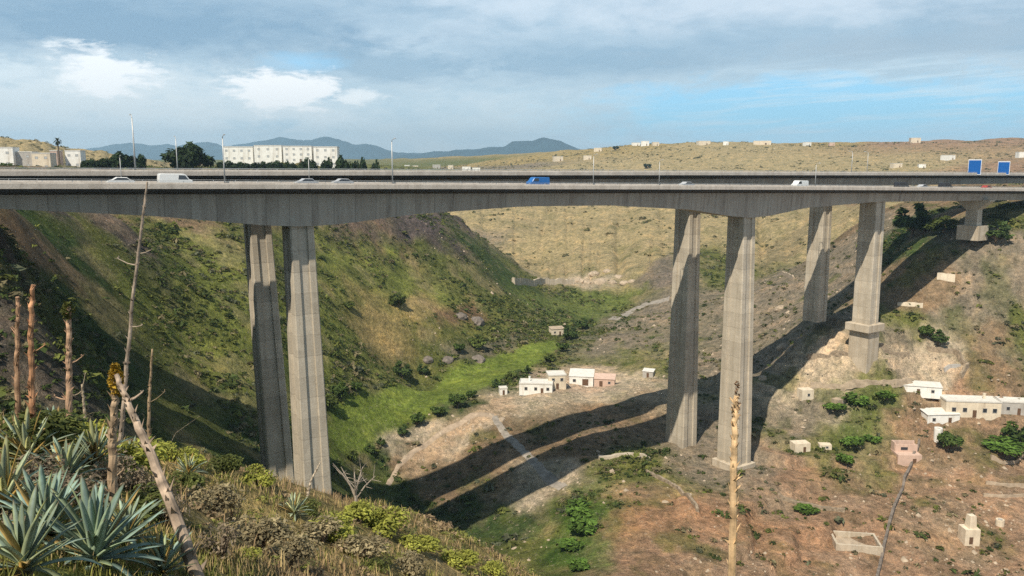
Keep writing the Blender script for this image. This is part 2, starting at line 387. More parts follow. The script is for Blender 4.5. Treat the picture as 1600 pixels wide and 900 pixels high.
M['pink'] = mat_plain('pink_plaster', (.58, .42, .34), .85, .12, .6, dirt=(.40, .30, .24))
M['grey'] = mat_plain('grey_block', (.42, .40, .37), .9, .15, .8, dirt=(.25, .22, .19))
M['roof'] = mat_plain('clay_roof', (.34, .17, .10), .85, .25, 2)
M['flat_roof'] = mat_plain('flat_roof', (.62, .60, .56), .9, .15, 1)
M['glass'] = mat_plain('dark_window', (.035, .04, .05), .15, .1, 1, spec=.6, bmp=0)
M['pale_glass'] = mat_plain('pale_window', (.42, .44, .45), .3, .1, 1, spec=.4, bmp=0)
M['wood'] = mat_plain('door_wood', (.13, .075, .045), .7, .2, 3)
M['stone'] = mat_plain('dry_stone', (.27, .215, .155), .95, .5, 1.3, bmp=.12)
M['boulder'] = mat_plain('pale_boulder', (.38, .305, .225), .95, .35, .7, bmp=.1)
M['rubber'] = mat_plain('rubber', (.02, .02, .02), .8, .1, 3)
M['sign_blue'] = mat_plain('blue_sign_sheet', (.012, .115, .40), .4, .06, 1, bmp=0)
M['sign_white'] = mat_plain('white_sign_border', (.80, .82, .84), .4, .04, 1, bmp=0)
M['leaf'] = mat_leaf('foliage')
M['agave'] = mat_leaf('agave_leaf', (1, 1, 1), .12, .5)
M['rock'] = mat_plain('dark_rock', (.165, .14, .12), .95, .45, .8, bmp=.15)
M['bark'] = mat_plain('bark', (.15, .11, .075), .9, .35, 5, bmp=.03)
M['stalk'] = mat_plain('dry_stalk', None, .85, .3, 9, vcol=True, bmp=.01)
M['path'] = mat_plain('dirt_track', (.33, .255, .185), .95, .4, .5, bmp=.05)
M['greypath'] = mat_plain('grey_track', (.26, .23, .195), .95, .4, .6, bmp=.05)
M['straw'] = mat_leaf('dry_grass', (1, 1, 1), .3, .8)
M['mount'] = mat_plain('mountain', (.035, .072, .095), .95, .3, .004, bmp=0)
def car_mat(name, col): 
    m = mat_plain(name, col, .3, .04, 2, spec=.5, bmp=0); return m
M['car_white'] = car_mat('white_car_paint', (.75, .75, .74)); M['car_blue'] = car_mat('blue_car_paint', (.02, .14, .42))
M['car_grey'] = car_mat('silver_car_paint', (.42, .43, .45)); M['car_dark'] = car_mat('dark_car_paint', (.03, .03, .035)); M['car_red'] = car_mat('red_car_paint', (.35, .03, .02))
M['lamp_lens'] = mat_plain('lamp_lens', (.6, .6, .55), .3, .05, 1, bmp=0)

# ------------------------------------------------------------------ terrain mesh
az = np.concatenate([np.radians(np.arange(-120, -36, 1.2)), np.radians(np.arange(-36, 36, .085)), np.radians(np.arange(36, 90, 1.5))])
rr = [1.5]
while rr[-1] < 6500:
    r = rr[-1]; rr.append(r * (1 + (.020 if r < 40 else .012 if r < 100 else .0062 if r < 520 else .012 if r < 1700 else .05)))
rr = np.array(rr)
AA, RR_ = np.meshgrid(az, rr); tx = (RR_ * np.sin(AA)).ravel(); ty = (RR_ * np.cos(AA)).ravel()
tz = H(tx, ty)

def land_colour(x, y):
    """land cover colour of the ground at world x, y: nearest kinds of cover, edges broken up by noise"""
    a, lr = polar(x, y); r = np.exp(lr)
    wx = (fbm(x / 16, y / 16, 61, 4) - .5) * 16 + (fbm(x / 4, y / 4, 71, 3) - .5) * 4
    wy = (fbm(x / 16, y / 16, 81, 4) - .5) * 16 + (fbm(x / 4, y / 4, 91, 3) - .5) * 4
    k = np.clip(r / 60, 0.05, 1.6)
    a2, l2 = polar(x + wx * k, y + wy * k)
    out = np.empty((len(x), 3))
    for i in range(0, len(x), 20000):
        s = slice(i, i + 20000)
        d = (a2[s, None] - _ca[None]) ** 2 + (l2[s, None] - _cr[None]) ** 2 + 2e-5
        wgt = d ** -2.2; out[s] = (wgt @ CPC) / wgt.sum(1)[:, None]
    # patchy scrub and bare soil
    pn = fbm(x / 9 + 5, y / 9, 33, 4); pn2 = fbm(x / 28, y / 28 + 3, 37, 4); far = np.clip(1.6 - r / 600, .25, 1)
    gr = np.clip((pn - .56) * 7, 0, 1)[:, None] * (far * np.clip((pn2 - .38) * 5, 0, 1))[:, None] * .65
    out = out * (1 - gr) + np.array((.075, .092, .024)) * gr
    ba = np.clip((.42 - pn) * 7, 0, 1)[:, None] * far[:, None] * .55
    out = out * (1 - ba) + (out * .5 + np.array((.17, .125, .085))) * ba
    # bare ground of the right valley side: pale, rusty and grey patches
    kr = np.clip((out[:, 0] - out[:, 1] * 1.25 - .02) * 9, 0, 1)[:, None]
    q1 = fbm(x / 11 + 31, y / 7, 41, 5)[:, None]; q2 = fbm(x / 5, y / 4 + 9, 47, 4)[:, None]; q3 = fbm(x / 17 + 3, y / 13, 53, 4)[:, None]
    out = out + kr * np.clip((q1 - .54) * 6, 0, 1) * .75 * (np.array((.36, .285, .21)) - out)
    out = out + kr * np.clip((q3 - .56) * 7, 0, 1) * .75 * (np.array((.115, .115, .06)) - out)
    out = out + kr * np.clip((q2 - .58) * 7, 0, 1) * .6 * (np.array((.16, .105, .075)) - out)
    return out

def poly_mask(x, y, poly, feather):
    """soft mask of a world polygon"""
    inside = np.zeros(len(x), bool); dmin = np.full(len(x), 1e9); n = len(poly)
    for i in range(n):
        x0, y0 = poly[i]; x1, y1 = poly[(i + 1) % n]
        cnd = ((y0 > y) != (y1 > y)) & (x < (x1 - x0) * (y - y0) / (y1 - y0 + 1e-9) + x0); inside ^= cnd
        ex, ey = x1 - x0, y1 - y0; t = np.clip(((x - x0) * ex + (y - y0) * ey) / (ex * ex + ey * ey + 1e-9), 0, 1)
        dmin = np.minimum(dmin, np.hypot(x - x0 - t * ex, y - y0 - t * ey))
    return np.clip(.5 + np.where(inside, dmin, -dmin) / feather, 0, 1)

def world_poly(pts): 
    out = []
    for px, py, Y in pts:
        q = ground_at(px, py, 130, 1500, 500)
        if q is None or not .8 * Y < q.y < 1.25 * Y: q = P(px, py, Y)
        out.append((q.x, q.y))
    return out
tcol = land_colour(tx, ty)
FIELD = world_poly([(505, 725, 216), (512, 625, 250), (600, 606, 275), (700, 575, 310), (800, 548, 345), (868, 530, 370), (872, 545, 350), (790, 592, 305), (700, 628, 268), (600, 678, 232), (540, 715, 210)])
PATCHES = [  # polygon, colour, feather, strength
    (FIELD, (.135, .180, .034), 3, .92),
    (world_poly([(800, 449, 440), (900, 452, 462), (1005, 452, 470), (985, 470, 452), (930, 500, 412), (885, 512, 392), (840, 490, 405)]), (.105, .135, .036), 8, .8),
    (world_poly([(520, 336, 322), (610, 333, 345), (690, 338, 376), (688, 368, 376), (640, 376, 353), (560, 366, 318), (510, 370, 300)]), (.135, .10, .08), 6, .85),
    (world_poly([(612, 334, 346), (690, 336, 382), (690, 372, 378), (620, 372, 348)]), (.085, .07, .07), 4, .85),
    (world_poly([(690, 480, 342), (740, 475, 347), (765, 500, 345), (720, 508, 338), (680, 500, 335)]), (.17, .10, .065), 5, .8),
    (world_poly([(690, 545, 320), (770, 530, 342), (820, 520, 360), (800, 545, 345), (720, 565, 316)]), (.16, .135, .11), 5, .7),
    (world_poly([(1052, 392, 545), (1056, 450, 470), (985, 447, 474), (1010, 425, 500)]), (.15, .125, .105), 6, .8),  # ravine shade put into the ground colour as a dark triangle
    (world_poly([(1188, 440, 430), (1192, 395, 520), (1262, 345, 560), (1262, 375, 500), (1215, 410, 470)]), (.17, .14, .085), 8, .6),  # diagonal band of ravine shade, painted into the hill colour
    (world_poly([(870, 800, 180), (930, 760, 195), (945, 830, 172), (935, 900, 158), (880, 905, 158), (860, 850, 168)]), (.055, .115, .020), 10, .8),
    (world_poly([(640, 700, 212), (720, 655, 245), (790, 620, 270), (800, 640, 262), (720, 690, 225), (660, 740, 198), (625, 745, 192)]), (.42, .30, .20), 5, .8),
    (world_poly([(1260, 550, 250), (1480, 545, 252), (1510, 575, 248), (1480, 600, 244), (1300, 595, 246), (1262, 600, 244)]), (.44, .35, .255), 4, .75),
    (world_poly([(830, 575, 300), (960, 570, 300), (965, 610, 280), (820, 620, 272)]), (.44, .33, .25), 5, .7),
    (world_poly([(1320, 610, 243), (1400, 605, 243), (1410, 640, 236), (1330, 650, 233)]), (.085, .115, .03), 6, .8),
    (world_poly([(1300, 665, 230), (1370, 660, 231), (1370, 700, 221), (1300, 700, 221)]), (.09, .12, .03), 6, .8),
    (world_poly([(960, 800, 182), (1150, 790, 186), (1300, 830, 180), (1290, 850, 176), (960, 850, 172)]), (.34, .185, .105), 8, .6),
]
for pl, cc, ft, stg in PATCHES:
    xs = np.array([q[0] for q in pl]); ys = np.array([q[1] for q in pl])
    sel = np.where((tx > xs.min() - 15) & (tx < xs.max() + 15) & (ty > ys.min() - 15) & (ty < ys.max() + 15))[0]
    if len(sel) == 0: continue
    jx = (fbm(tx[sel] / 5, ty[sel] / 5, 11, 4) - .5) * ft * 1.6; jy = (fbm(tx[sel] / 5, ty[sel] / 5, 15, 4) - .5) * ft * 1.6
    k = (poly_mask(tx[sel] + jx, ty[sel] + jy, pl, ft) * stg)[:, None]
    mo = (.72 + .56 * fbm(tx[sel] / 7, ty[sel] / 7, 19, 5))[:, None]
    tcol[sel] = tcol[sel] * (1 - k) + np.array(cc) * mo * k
tcol *= (1.16 + .16 * np.clip((tx - 10) / 40, 0, 1) * np.clip((420 - np.hypot(tx, ty)) / 100, 0, 1))[:, None]
na, nr = len(az), len(rr)
ii = (np.arange(nr - 1)[:, None] * na + np.arange(na - 1)[None]).ravel()
quads = np.stack([ii, ii + 1, ii + na + 1, ii + na], 1)
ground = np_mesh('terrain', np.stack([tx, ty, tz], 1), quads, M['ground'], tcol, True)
tag(ground, kind='structure')

def drape(name, pts, widths, mat, lift=.12, seg=60, kind='structure'):
    """a strip laid on the ground along a line of world points"""
    pts = [Vector((p[0], p[1], 0)) for p in pts]; L = [0]
    for i in range(1, len(pts)): L.append(L[-1] + (pts[i] - pts[i - 1]).length)
    vs = []; m = 7; cen = []
    for i in range(seg + 1):
        s = L[-1] * i / seg; j = max(k for k in range(len(pts)) if L[k] <= s + 1e-9); j = min(j, len(pts) - 2)
        f = (s - L[j]) / max(L[j + 1] - L[j], 1e-6)
        cen.append((pts[j].lerp(pts[j + 1], f), widths[j] * (1 - f) + widths[j + 1] * f))
    for i, (p, wd) in enumerate(cen):
        a = cen[max(i - 2, 0)][0]; b = cen[min(i + 2, seg)][0]; t = (b - a).normalized(); n = Vector((-t.y, t.x, 0))
        wd = wd * (1 + .35 * (float(vn(np.array([i * .37]), np.array([wd]), 5)[0]) - .5))
        for k in range(m): 
            q = p + n * wd * (k / (m - 1) - .5); vs.append((q.x, q.y))
    xy = np.array(vs); z = H(xy[:, 0], xy[:, 1]).reshape(seg + 1, m)
    edge = np.array([-.25, .6, 1, 1, 1, .6, -.25])[None] * lift
    zz = (z + edge).ravel(); ii = (np.arange(seg)[:, None] * m + np.arange(m - 1)[None]).ravel()
    o = np_mesh(name, np.column_stack([xy, zz]), np.stack([ii, ii + 1, ii + m + 1, ii + m], 1), mat, None, True)
    return tag(o, kind=kind)
def gp(px, py, y0=60): 
    q = ground_at(px, py, y0); return (q.x, q.y)

# ------------------------------------------------------------------ the two bridges
A0 = Vector((-40.0, 150.0)); TH = math.atan2(.54, .84); AX = Vector((math.cos(TH), math.sin(TH))); NR = Vector((AX.y, -AX.x))  # NR points to the camera side
def axis_hit(o, ax, px):
    """parameter t where the axis crosses the vertical plane of pixel column px (level)"""
    k = (px - 800) / FPX * 1.0
    return (k * o.y - o.x) / (ax.x - k * ax.y)
def fit_z(o, ax, pts, deg=2):
    ts, zs = [], []
    for px, py in pts:
        t = axis_hit(o, ax, px); q = o + ax * t; ts.append(t); zs.append(P(px, py, q.y).z)
    return np.poly1d(np.polyfit(ts, zs, deg))

class Bridge:
    def __init__(s, name, label, o, ax, top_px, piers, half, t0, t1, seed):
        s.o, s.ax = o, ax; s.n = Vector((ax.y, -ax.x)); s.zt = fit_z(o, ax, top_px); s.half = half; s.t0, s.t1 = t0, t1
        s.root = empty(name, (0, 0, 0)); tag(s.root, label, 'bridge', None)
        s.piers = piers
        kt = [t0] + [p['t'] for p in piers] + [t1]
        # depth of the underside below the parapet top: haunched over the tall piers
        ta, tb, tc = piers[0]['t'], piers[1]['t'], piers[2]['t']
        mid = .5 * (ta + tb)
        s.dk = ([t0, ta - 48, ta - 25, ta - 8, ta, ta + 8, ta + 22, mid - 12, mid + 12, tb - 22, tb - 8, tb, tb + 8, tb + 22, tc - 4, t1],
                [3.7, 4.3, 5.9, 7.8, 8.3, 7.9, 6.4, 5.1, 5.1, 6.4, 8.2, 8.8, 8.3, 6.4, 4.9, 4.3])
        s.girder(); s.deck(); s.walls(); s.road()
        for p in piers: s.pier(**p)
    def W(s, t, u, dz): 
        q = s.o + s.ax * t + s.n * u; return (q.x, q.y, float(s.zt(t)) + dz)
    def depth(s, t): return float(np.interp(t, *s.dk))
    def sweep(s, name, sec, mat, step=4.0, t0=None, t1=None, uvh=False):
        t0 = s.t0 if t0 is None else t0; t1 = s.t1 if t1 is None else t1
        n = max(2, int((t1 - t0) / step)); rings = []; mb = MB(); ts = np.linspace(t0, t1, n + 1)
        for t in ts: rings.append([s.W(t, u, dz) for u, dz in sec(t)])
        mb.loft(rings); ob = mb.build(name, mat, s.root)
        if uvh:
            me = ob.data; uv = me.uv_layers.new(name='UVMap'); m = len(rings[0]); ar = np.zeros((len(me.loops), 2), np.float32)
            li = np.zeros(len(me.loops), np.int32); me.loops.foreach_get('vertex_index', li)
            co = np.zeros(len(me.vertices) * 3, np.float32); me.vertices.foreach_get('co', co); co = co.reshape(-1, 3)
            ar[:, 0] = ts[li // m] - ts[0]; ar[:, 1] = co[li][:, 2]
            uv.data.foreach_set('uv', ar.ravel())
        return ob
    def girder(s):
        def sec(t):
            d = s.depth(t); return [(3.7, -2.2), (3.3, -d), (-3.3, -d), (-3.7, -2.2)]
        s.sweep('box_girder', sec, M['girder'], 3.0, uvh=True)
    def deck(s):
        h = s.half
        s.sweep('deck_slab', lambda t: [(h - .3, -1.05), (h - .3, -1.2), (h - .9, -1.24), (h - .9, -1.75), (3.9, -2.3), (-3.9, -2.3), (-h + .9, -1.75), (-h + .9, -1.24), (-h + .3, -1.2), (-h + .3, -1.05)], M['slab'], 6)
    def walls(s):
        h = s.half
        for sg in (1, -1):
            s.sweep('parapet', lambda t: [(sg * h, -1.3), (sg * (h + .03), -.55), (sg * (h - .02), -.28), (sg * (h - .22), -.28), (sg * (h - .297), -.6), (sg * (h - .297), -1.3)], M['parapet'], 6)
            # steel handrail on posts along the parapet
            mb = MB(); t = s.t0
            n = int((s.t1 - s.t0) / 4)
            rail = s.sweep('rail', lambda t: [(sg * (h - .06), -.06), (sg * (h - .06), 0), (sg * (h - .18), 0), (sg * (h - .18), -.06)], M['galv'], 6)
            for k in range(n):
                t = s.t0 + 4 * (k + .5); q = s.o + s.ax * t + s.n * sg * (h - .12); z = float(s.zt(t))
                mb.box(q.x, q.y, z - .17, .1, .08, .217, TH)
            pm = mb.build('rail_posts', M['galv'], rail)
            pm.name = 'rail_post'; pm['kind'] = 'stuff'
    def road(s):
        h = s.half - .32
        r = s.sweep('road_surface', lambda t: [(h, -1.046), (-h, -1.046), (-h, -1.03), (h, -1.03)], M['asphalt'], 8)
        mb = MB()
        for u in (h - .6, -h + .6):
            mb2 = []
            n = int((s.t1 - s.t0) / 8)
            for k in range(n):
                a, b = s.t0 + 8 * k, s.t0 + 8 * (k + 1)
                mb.add([s.W(a, u - .08, -1.025), s.W(b, u - .08, -1.025), s.W(b, u + .08, -1.025), s.W(a, u + .08, -1.025)], [(0, 1, 2, 3)])
        for u in (h / 3 - .2, -h / 3 + .2):
            for k in range(int((s.t1 - s.t0) / 12)):
                a = s.t0 + 12 * k; b = a + 4
                mb.add([s.W(a, u - .06, -1.025), s.W(b, u - .06, -1.025), s.W(b, u + .06, -1.025), s.W(a, u + .06, -1.025)], [(0, 1, 2, 3)])
        mb.build('lane_marking', M['paint'], r)
    def pier(s, t, zb, w0=4.5, d0=5.2, w1=5.6, d1=6.4, shift=(0, 0), plinth=None, u=0.0):
        """hollow look pier: a box with a shallow vertical recess down each face, battered towards the foot"""
        top = s.o + s.ax * t + s.n * u; z1 = float(s.zt(t)) - s.depth(t) + .45
        bot = top + Vector(shift)
        def ring(c, wd, dp, z):
            a, b = wd / 2, dp / 2; ra, rb = a * .42, b * .42; g = .38; ch = .22
            loc = [(-a + ch, -b), (-ra, -b), (-ra + .1, -b + g), (ra - .1, -b + g), (ra, -b), (a - ch, -b), (a, -b + ch), (a, -rb), (a - g, -rb + .1), (a - g, rb - .1), (a, rb), (a, b - ch),
                   (a - ch, b), (ra, b), (ra - .1, b - g), (-ra + .1, b - g), (-ra, b), (-a + ch, b), (-a, b - ch), (-a, rb), (-a + g, rb - .1), (-a + g, -rb + .1), (-a, -rb), (-a, -b + ch)]
            return [(c.x + s.ax.x * i + s.n.x * j, c.y + s.ax.y * i + s.n.y * j, z) for i, j in loc]
        mb = MB(); rings = []; N = 10
        for k in range(N + 1):
            f = k / N; c_ = top.lerp(bot, f); rings.append(ring(c_, w0 + (w1 - w0) * f, d0 + (d1 - d0) * f, z1 + (zb - 3 - z1) * f))
        mb.loft(rings); p = mb.build('pier', M['pier'], s.root)
        # bearing shelf on the head of the pier
        m2 = MB(); c_ = top
        rg = lambda e, z: [(c_.x + s.ax.x * i * (w0 / 2 + e) + s.n.x * j * (d0 / 2 + e), c_.y + s.ax.y * i * (w0 / 2 + e) + s.n.y * j * (d0 / 2 + e), z) for i, j in ((-1, -1), (1, -1), (1, 1), (-1, 1))]
        if plinth:
            for (pw, pd, pz0, pz1) in plinth:
                mb3 = MB(); rot = math.atan2(s.ax.y, s.ax.x)
                mb3.box(bot.x, bot.y, (pz0 + pz1) / 2, pw, pd, pz1 - pz0, rot); mb3.build('plinth', M['plinth'], p, bevel=.12)
        return p

tn = lambda px: axis_hit(A0, AX, px)
T2, T3, T4 = tn(1158), tn(1361), tn(1522)
def footz(o, ax, t, u, py):
    q = o + ax * t + Vector((ax.y, -ax.x)) * u; return P(800, py, q.y).z
near = Bridge('motorway_bridge', 'nearer of the two concrete motorway bridges, its tall piers brightly sunlit', A0, AX,
    [(0, 281), (465, 281.5), (800, 284), (1160, 287.5), (1360, 290.5), (1590, 292)],
    [dict(t=0.0, zb=footz(A0, AX, 0, 0, 800), shift=(1.1, 0)),
     dict(t=T2, zb=footz(A0, AX, T2, 0, 718), shift=(.8, 0), w0=4.6, d0=5.8, w1=5.8, d1=7.6, plinth=[(7.6, 9.0, footz(A0, AX, T2, 0, 735) - 2, footz(A0, AX, T2, 0, 719))]),
     dict(t=T3, zb=footz(A0, AX, T3, 0, 540), w0=4.6, d0=5.8, w1=4.9, d1=6.2, shift=(.2, 0), plinth=[(5.8, 6.6, footz(A0, AX, T3, 0, 545) - 8, footz(A0, AX, T3, 0, 516)), (8.4, 8.2, footz(A0, AX, T3, 0, 515.5), footz(A0, AX, T3, 0, 504))])],
    7.6, -95, 330, 1)
# the far bridge runs beside it
F0 = A0 - NR * 18.0
tf = lambda px: axis_hit(F0, AX, px)
far = Bridge('motorway_bridge', 'farther of the two concrete motorway bridges, its piers partly in shadow', F0, AX,
    [(0, 262.5), (400, 263), (800, 264.5), (1200, 267), (1590, 269)],
    [dict(t=tf(401), zb=P(800, 770, 164).z, w0=4.3, d0=5.0, w1=5.4, d1=6.2, shift=(2.2, 0)),
     dict(t=tf(1074), zb=footz(F0, AX, tf(1074), 0, 692), w0=4.5, d0=5.8, w1=5.8, d1=7.6, shift=(.2, 0)),
     dict(t=tf(1281), zb=footz(F0, AX, tf(1281), 0, 487), w0=4.4, d0=5.4, w1=4.8, d1=6.0)],
    7.0, -110, 330, 2)

# ------------------------------------------------------------------ camera, sun, sky, air
cam = bpy.data.cameras.new('camera'); co = bpy.data.objects.new('camera', cam); COL.objects.link(co)
co.location = (0, 0, CZ); co.rotation_euler = (math.pi / 2 - PITCH, 0, 0)
cam.sensor_width = 36; cam.lens = FPX / 1600 * 36; cam.clip_start = .1; cam.clip_end = 60000
S.camera = co
PERP = D2R(70); KA = .60
dv = Vector((-NR.x * math.cos(PERP) + AX.x * KA, -NR.y * math.cos(PERP) + AX.y * KA, -math.sin(PERP))).normalized()
sun = bpy.data.lights.new('sun', 'SUN'); sun.energy = 4.7; sun.angle = D2R(.5); sun.color = (1, .90, .74)
so = bpy.data.objects.new('sun', sun); COL.objects.link(so); so.location = (0, 0, 400)
so.rotation_euler = dv.to_track_quat('-Z', 'Y').to_euler()
SUN_EL = math.asin(-dv.z); SUN_AZ = math.atan2(-dv.x, -dv.y)     # from north (+Y), clockwise
world = bpy.data.worlds.new('World'); S.world = world; world.use_nodes = True
nt = world.node_tree; bg = nt.nodes['Background']
def build_sky():
    sky = nd(nt, 'ShaderNodeTexSky', sky_type='NISHITA'); sky.sun_disc = False
    sky.sun_elevation = SUN_EL; sky.sun_rotation = SUN_AZ; sky.altitude = 100; sky.air_density = 1.0; sky.dust_density = 1.2; sky.ozone_density = 1.5
    d = nd(nt, 'ShaderNodeTexCoord').outputs['Generated']
    sx = nd(nt, 'ShaderNodeSeparateXYZ'); nt.links.new(d, sx.inputs[0]); dx, dy, dz = sx.outputs
    zc = mth(nt, 'ADD', mth(nt, 'MAXIMUM', dz, 0.0), .09)
    pl = nd(nt, 'ShaderNodeCombineXYZ'); nt.links.new(mth(nt, 'DIVIDE', dx, zc), pl.inputs[0]); nt.links.new(mth(nt, 'DIVIDE', dy, zc), pl.inputs[1])
    pv = pl.outputs[0]
    L1 = noise(nt, .42, 7, .56, pv, .25); L2 = noise(nt, 1.5, 6, .6, pv, .4)
    # azimuth / elevation of the direction, for the low cumulus banks and the clear band in the west
    azm = mth(nt, 'ARCTAN2', dx, dy)
    def blob(a0, e0, wa, we, p=1.0):
        """soft region of the sky round an azimuth / elevation in degrees, its edge torn by noise"""
        u = mth(nt, 'DIVIDE', mth(nt, 'SUBTRACT', azm, D2R(a0)), D2R(wa)); v = mth(nt, 'DIVIDE', mth(nt, 'SUBTRACT', dz, math.sin(D2R(e0))), D2R(we))
        r2 = mth(nt, 'ADD', mth(nt, 'MULTIPLY', u, u), mth(nt, 'MULTIPLY', v, v))
        return mth(nt, 'SUBTRACT', 1.0, mth(nt, 'SQRT', r2))
    fz = nd(nt, 'ShaderNodeCombineXYZ'); nt.links.new(mth(nt, 'MULTIPLY', azm, 9), fz.inputs[0]); nt.links.new(mth(nt, 'MULTIPLY', dz, 26), fz.inputs[1])
    F = noise(nt, 1.0, 7, .62, fz.outputs[0], .3); F2 = noise(nt, 3.2, 6, .62, fz.outputs[0], .2)
    # main grey deck
    deck = ramp(nt, mth(nt, 'ADD', mth(nt, 'MULTIPLY', L1, .7), mth(nt, 'MULTIPLY', F, .3)), [(.30, (.17, .285, .41)), (.47, (.30, .43, .55)), (.66, (.62, .72, .80))])
    # paler haze towards the horizon
    pale = ramp(nt, dz, [(0.0, g3(1)), (.07, g3(.9)), (.12, g3(.3)), (.2, g3(0))])
    deck = mix(nt, 'MIX', mth(nt, 'MULTIPLY', pale, .85), deck, ramp(nt, F, [(.3, (.50, .68, .79)), (.5, (.64, .775, .84)), (.72, (.76, .84, .87))]))
    bright = lambda m, a, b: ramp(nt, m, [(a, g3(0)), (b, g3(1))])
    def region(bl, k=.9, a=.35, b=.75, k2=0):
        v = mth(nt, 'ADD', bl, mth(nt, 'MULTIPLY', mth(nt, 'SUBTRACT', F, .5), k))
        if k2: v = mth(nt, 'ADD', v, mth(nt, 'MULTIPLY', mth(nt, 'SUBTRACT', F2, .5), k2))
        return bright(v, a, b)
    # dark rolls
    col = mix(nt, 'MIX', mth(nt, 'MULTIPLY', region(blob(-24, 8.6, 22, 2.8), 2.2, .15, .7, .8), .85), deck, (.19, .325, .46))
    col = mix(nt, 'MIX', mth(nt, 'MULTIPLY', region(blob(-9, 6.6, 10, 1.6), 2.0, .15, .7, .8), .7), col, (.225, .37, .50))
    col = mix(nt, 'MIX', mth(nt, 'MULTIPLY', region(blob(5, 7.0, 14, 2.0), 2.2, .15, .75, .8), .75), col, (.235, .38, .51))
    col = mix(nt, 'MIX', mth(nt, 'MULTIPLY', region(blob(24, 7.2, 14, 1.6), 2.2, .15, .8, .8), .6), col, (.33, .43, .52))
    # light grey upper right
    col = mix(nt, 'MIX', mth(nt, 'MULTIPLY', region(blob(16, 11.0, 26, 3.0), 1.8, .05, .8, .6), .7), col, (.62, .70, .78))
    # clear band
    clear = region(blob(21, 3.2, 20, 2.9), 1.4, .02, .42, .5)
    blue = ramp(nt, dz, [(0, (.60, .86, .98)), (.05, (.33, .74, 1.0)), (.12, (.25, .60, .92))])
    col = mix(nt, 'MIX', mth(nt, 'MULTIPLY', clear, .92), col, blue)
    stv = nd(nt, 'ShaderNodeCombineXYZ'); nt.links.new(mth(nt, 'MULTIPLY', azm, 7), stv.inputs[0]); nt.links.new(mth(nt, 'MULTIPLY', mth(nt, 'ADD', dz, mth(nt, 'MULTIPLY', azm, -.06)), 95), stv.inputs[1])
    ST = noise(nt, 1.0, 6, .6, stv.outputs[0], .3)
    col = mix(nt, 'MIX', mth(nt, 'MULTIPLY', mth(nt, 'MULTIPLY', bright(ST, .48, .66), bright(blob(24, 3.6, 20, 3.6), .0, .5)), .7), col, (.66, .80, .88))
    col = mix(nt, 'MIX', mth(nt, 'MULTIPLY', region(blob(-14.3, 6.6, 4.5, 1.2), 1.0, .25, .9, 1.0), .8), col, (.30, .62, .90))
    # cumulus banks
    cum = lambda *q, k=.8, a=.2, b=.6, k2=2.0: region(blob(*q), k, a, b, k2)
    col = mix(nt, 'MIX', mth(nt, 'MULTIPLY', cum(-27, 4.0, 13, 3.0, k=1.2, a=.0, b=.65, k2=1.2), .95), col, (.74, .82, .855))
    col = mix(nt, 'MIX', mth(nt, 'MULTIPLY', cum(-24, 1.6, 20, 2.4, k=1.4, a=.1, b=.9, k2=1.2), .7), col, (.74, .82, .85))
    col = mix(nt, 'MIX', mth(nt, 'MULTIPLY', cum(-5, 2.6, 14, 2.2, k=1.4, a=.15, b=.9, k2=1.4), .55), col, (.66, .77, .82))
    col = mix(nt, 'MIX', mth(nt, 'MULTIPLY', cum(-26.0, 5.5, 3.4, 1.9, a=.1, b=.55), .95), col, (.97, .99, 1.0))
    col = mix(nt, 'MIX', mth(nt, 'MULTIPLY', cum(-32.0, 5.2, 3.6, 1.4, a=.2, b=.8), .65), col, (.72, .82, .87))
    col = mix(nt, 'MIX', mth(nt, 'MULTIPLY', cum(-14.6, 3.6, 7.5, 2.3, k=1.2, a=.15, b=.95, k2=1.6), .7), col, (.74, .82, .86))
    col = mix(nt, 'MIX', cum(-15.4, 4.9, 5.6, 1.9, k=.8, a=.22, b=.58, k2=1.8), col, (.97, .985, .99))
    col = mix(nt, 'MIX', mth(nt, 'MULTIPLY', cum(-10.6, 4.6, 2.4, .8, a=.2, b=.7), .8), col, (.92, .96, .97))
    # unseen sky above the frame, darkened to cut the fill light
    col = mix(nt, 'MULTIPLY', 1, col, ramp(nt, dz, [(.22, g3(1)), (.42, (.62, .62, .64)), (.8, (.42, .44, .48))]))
    return sky, col
sky_node, cloud_col = build_sky()

# ------------------------------------------------------------------ vegetation
def leaf_quads(cen, size, rng, up=.35, aspect=1.5, outward=None):
    """one quad per centre, random facing; returns verts and quads"""
    n = len(cen); nv = rng.normal(size=(n, 3)); nv[:, 2] = np.abs(nv[:, 2]) + up
    if outward is not None: nv = nv + outward * 1.1
    nv /= np.linalg.norm(nv, axis=1)[:, None]
    a = np.cross(nv, rng.normal(size=(n, 3))); a /= np.linalg.norm(a, axis=1)[:, None] + 1e-9; b = np.cross(nv, a)
    s = (np.asarray(size) * rng.uniform(.6, 1.35, n))[:, None]
    v = np.stack([cen - a * s * aspect, cen - b * s * .62 + nv * s * .15, cen + a * s * aspect, cen + b * s * .62 + nv * s * .15], 1).reshape(-1, 3)
    return v, np.arange(n * 4).reshape(n, 4)

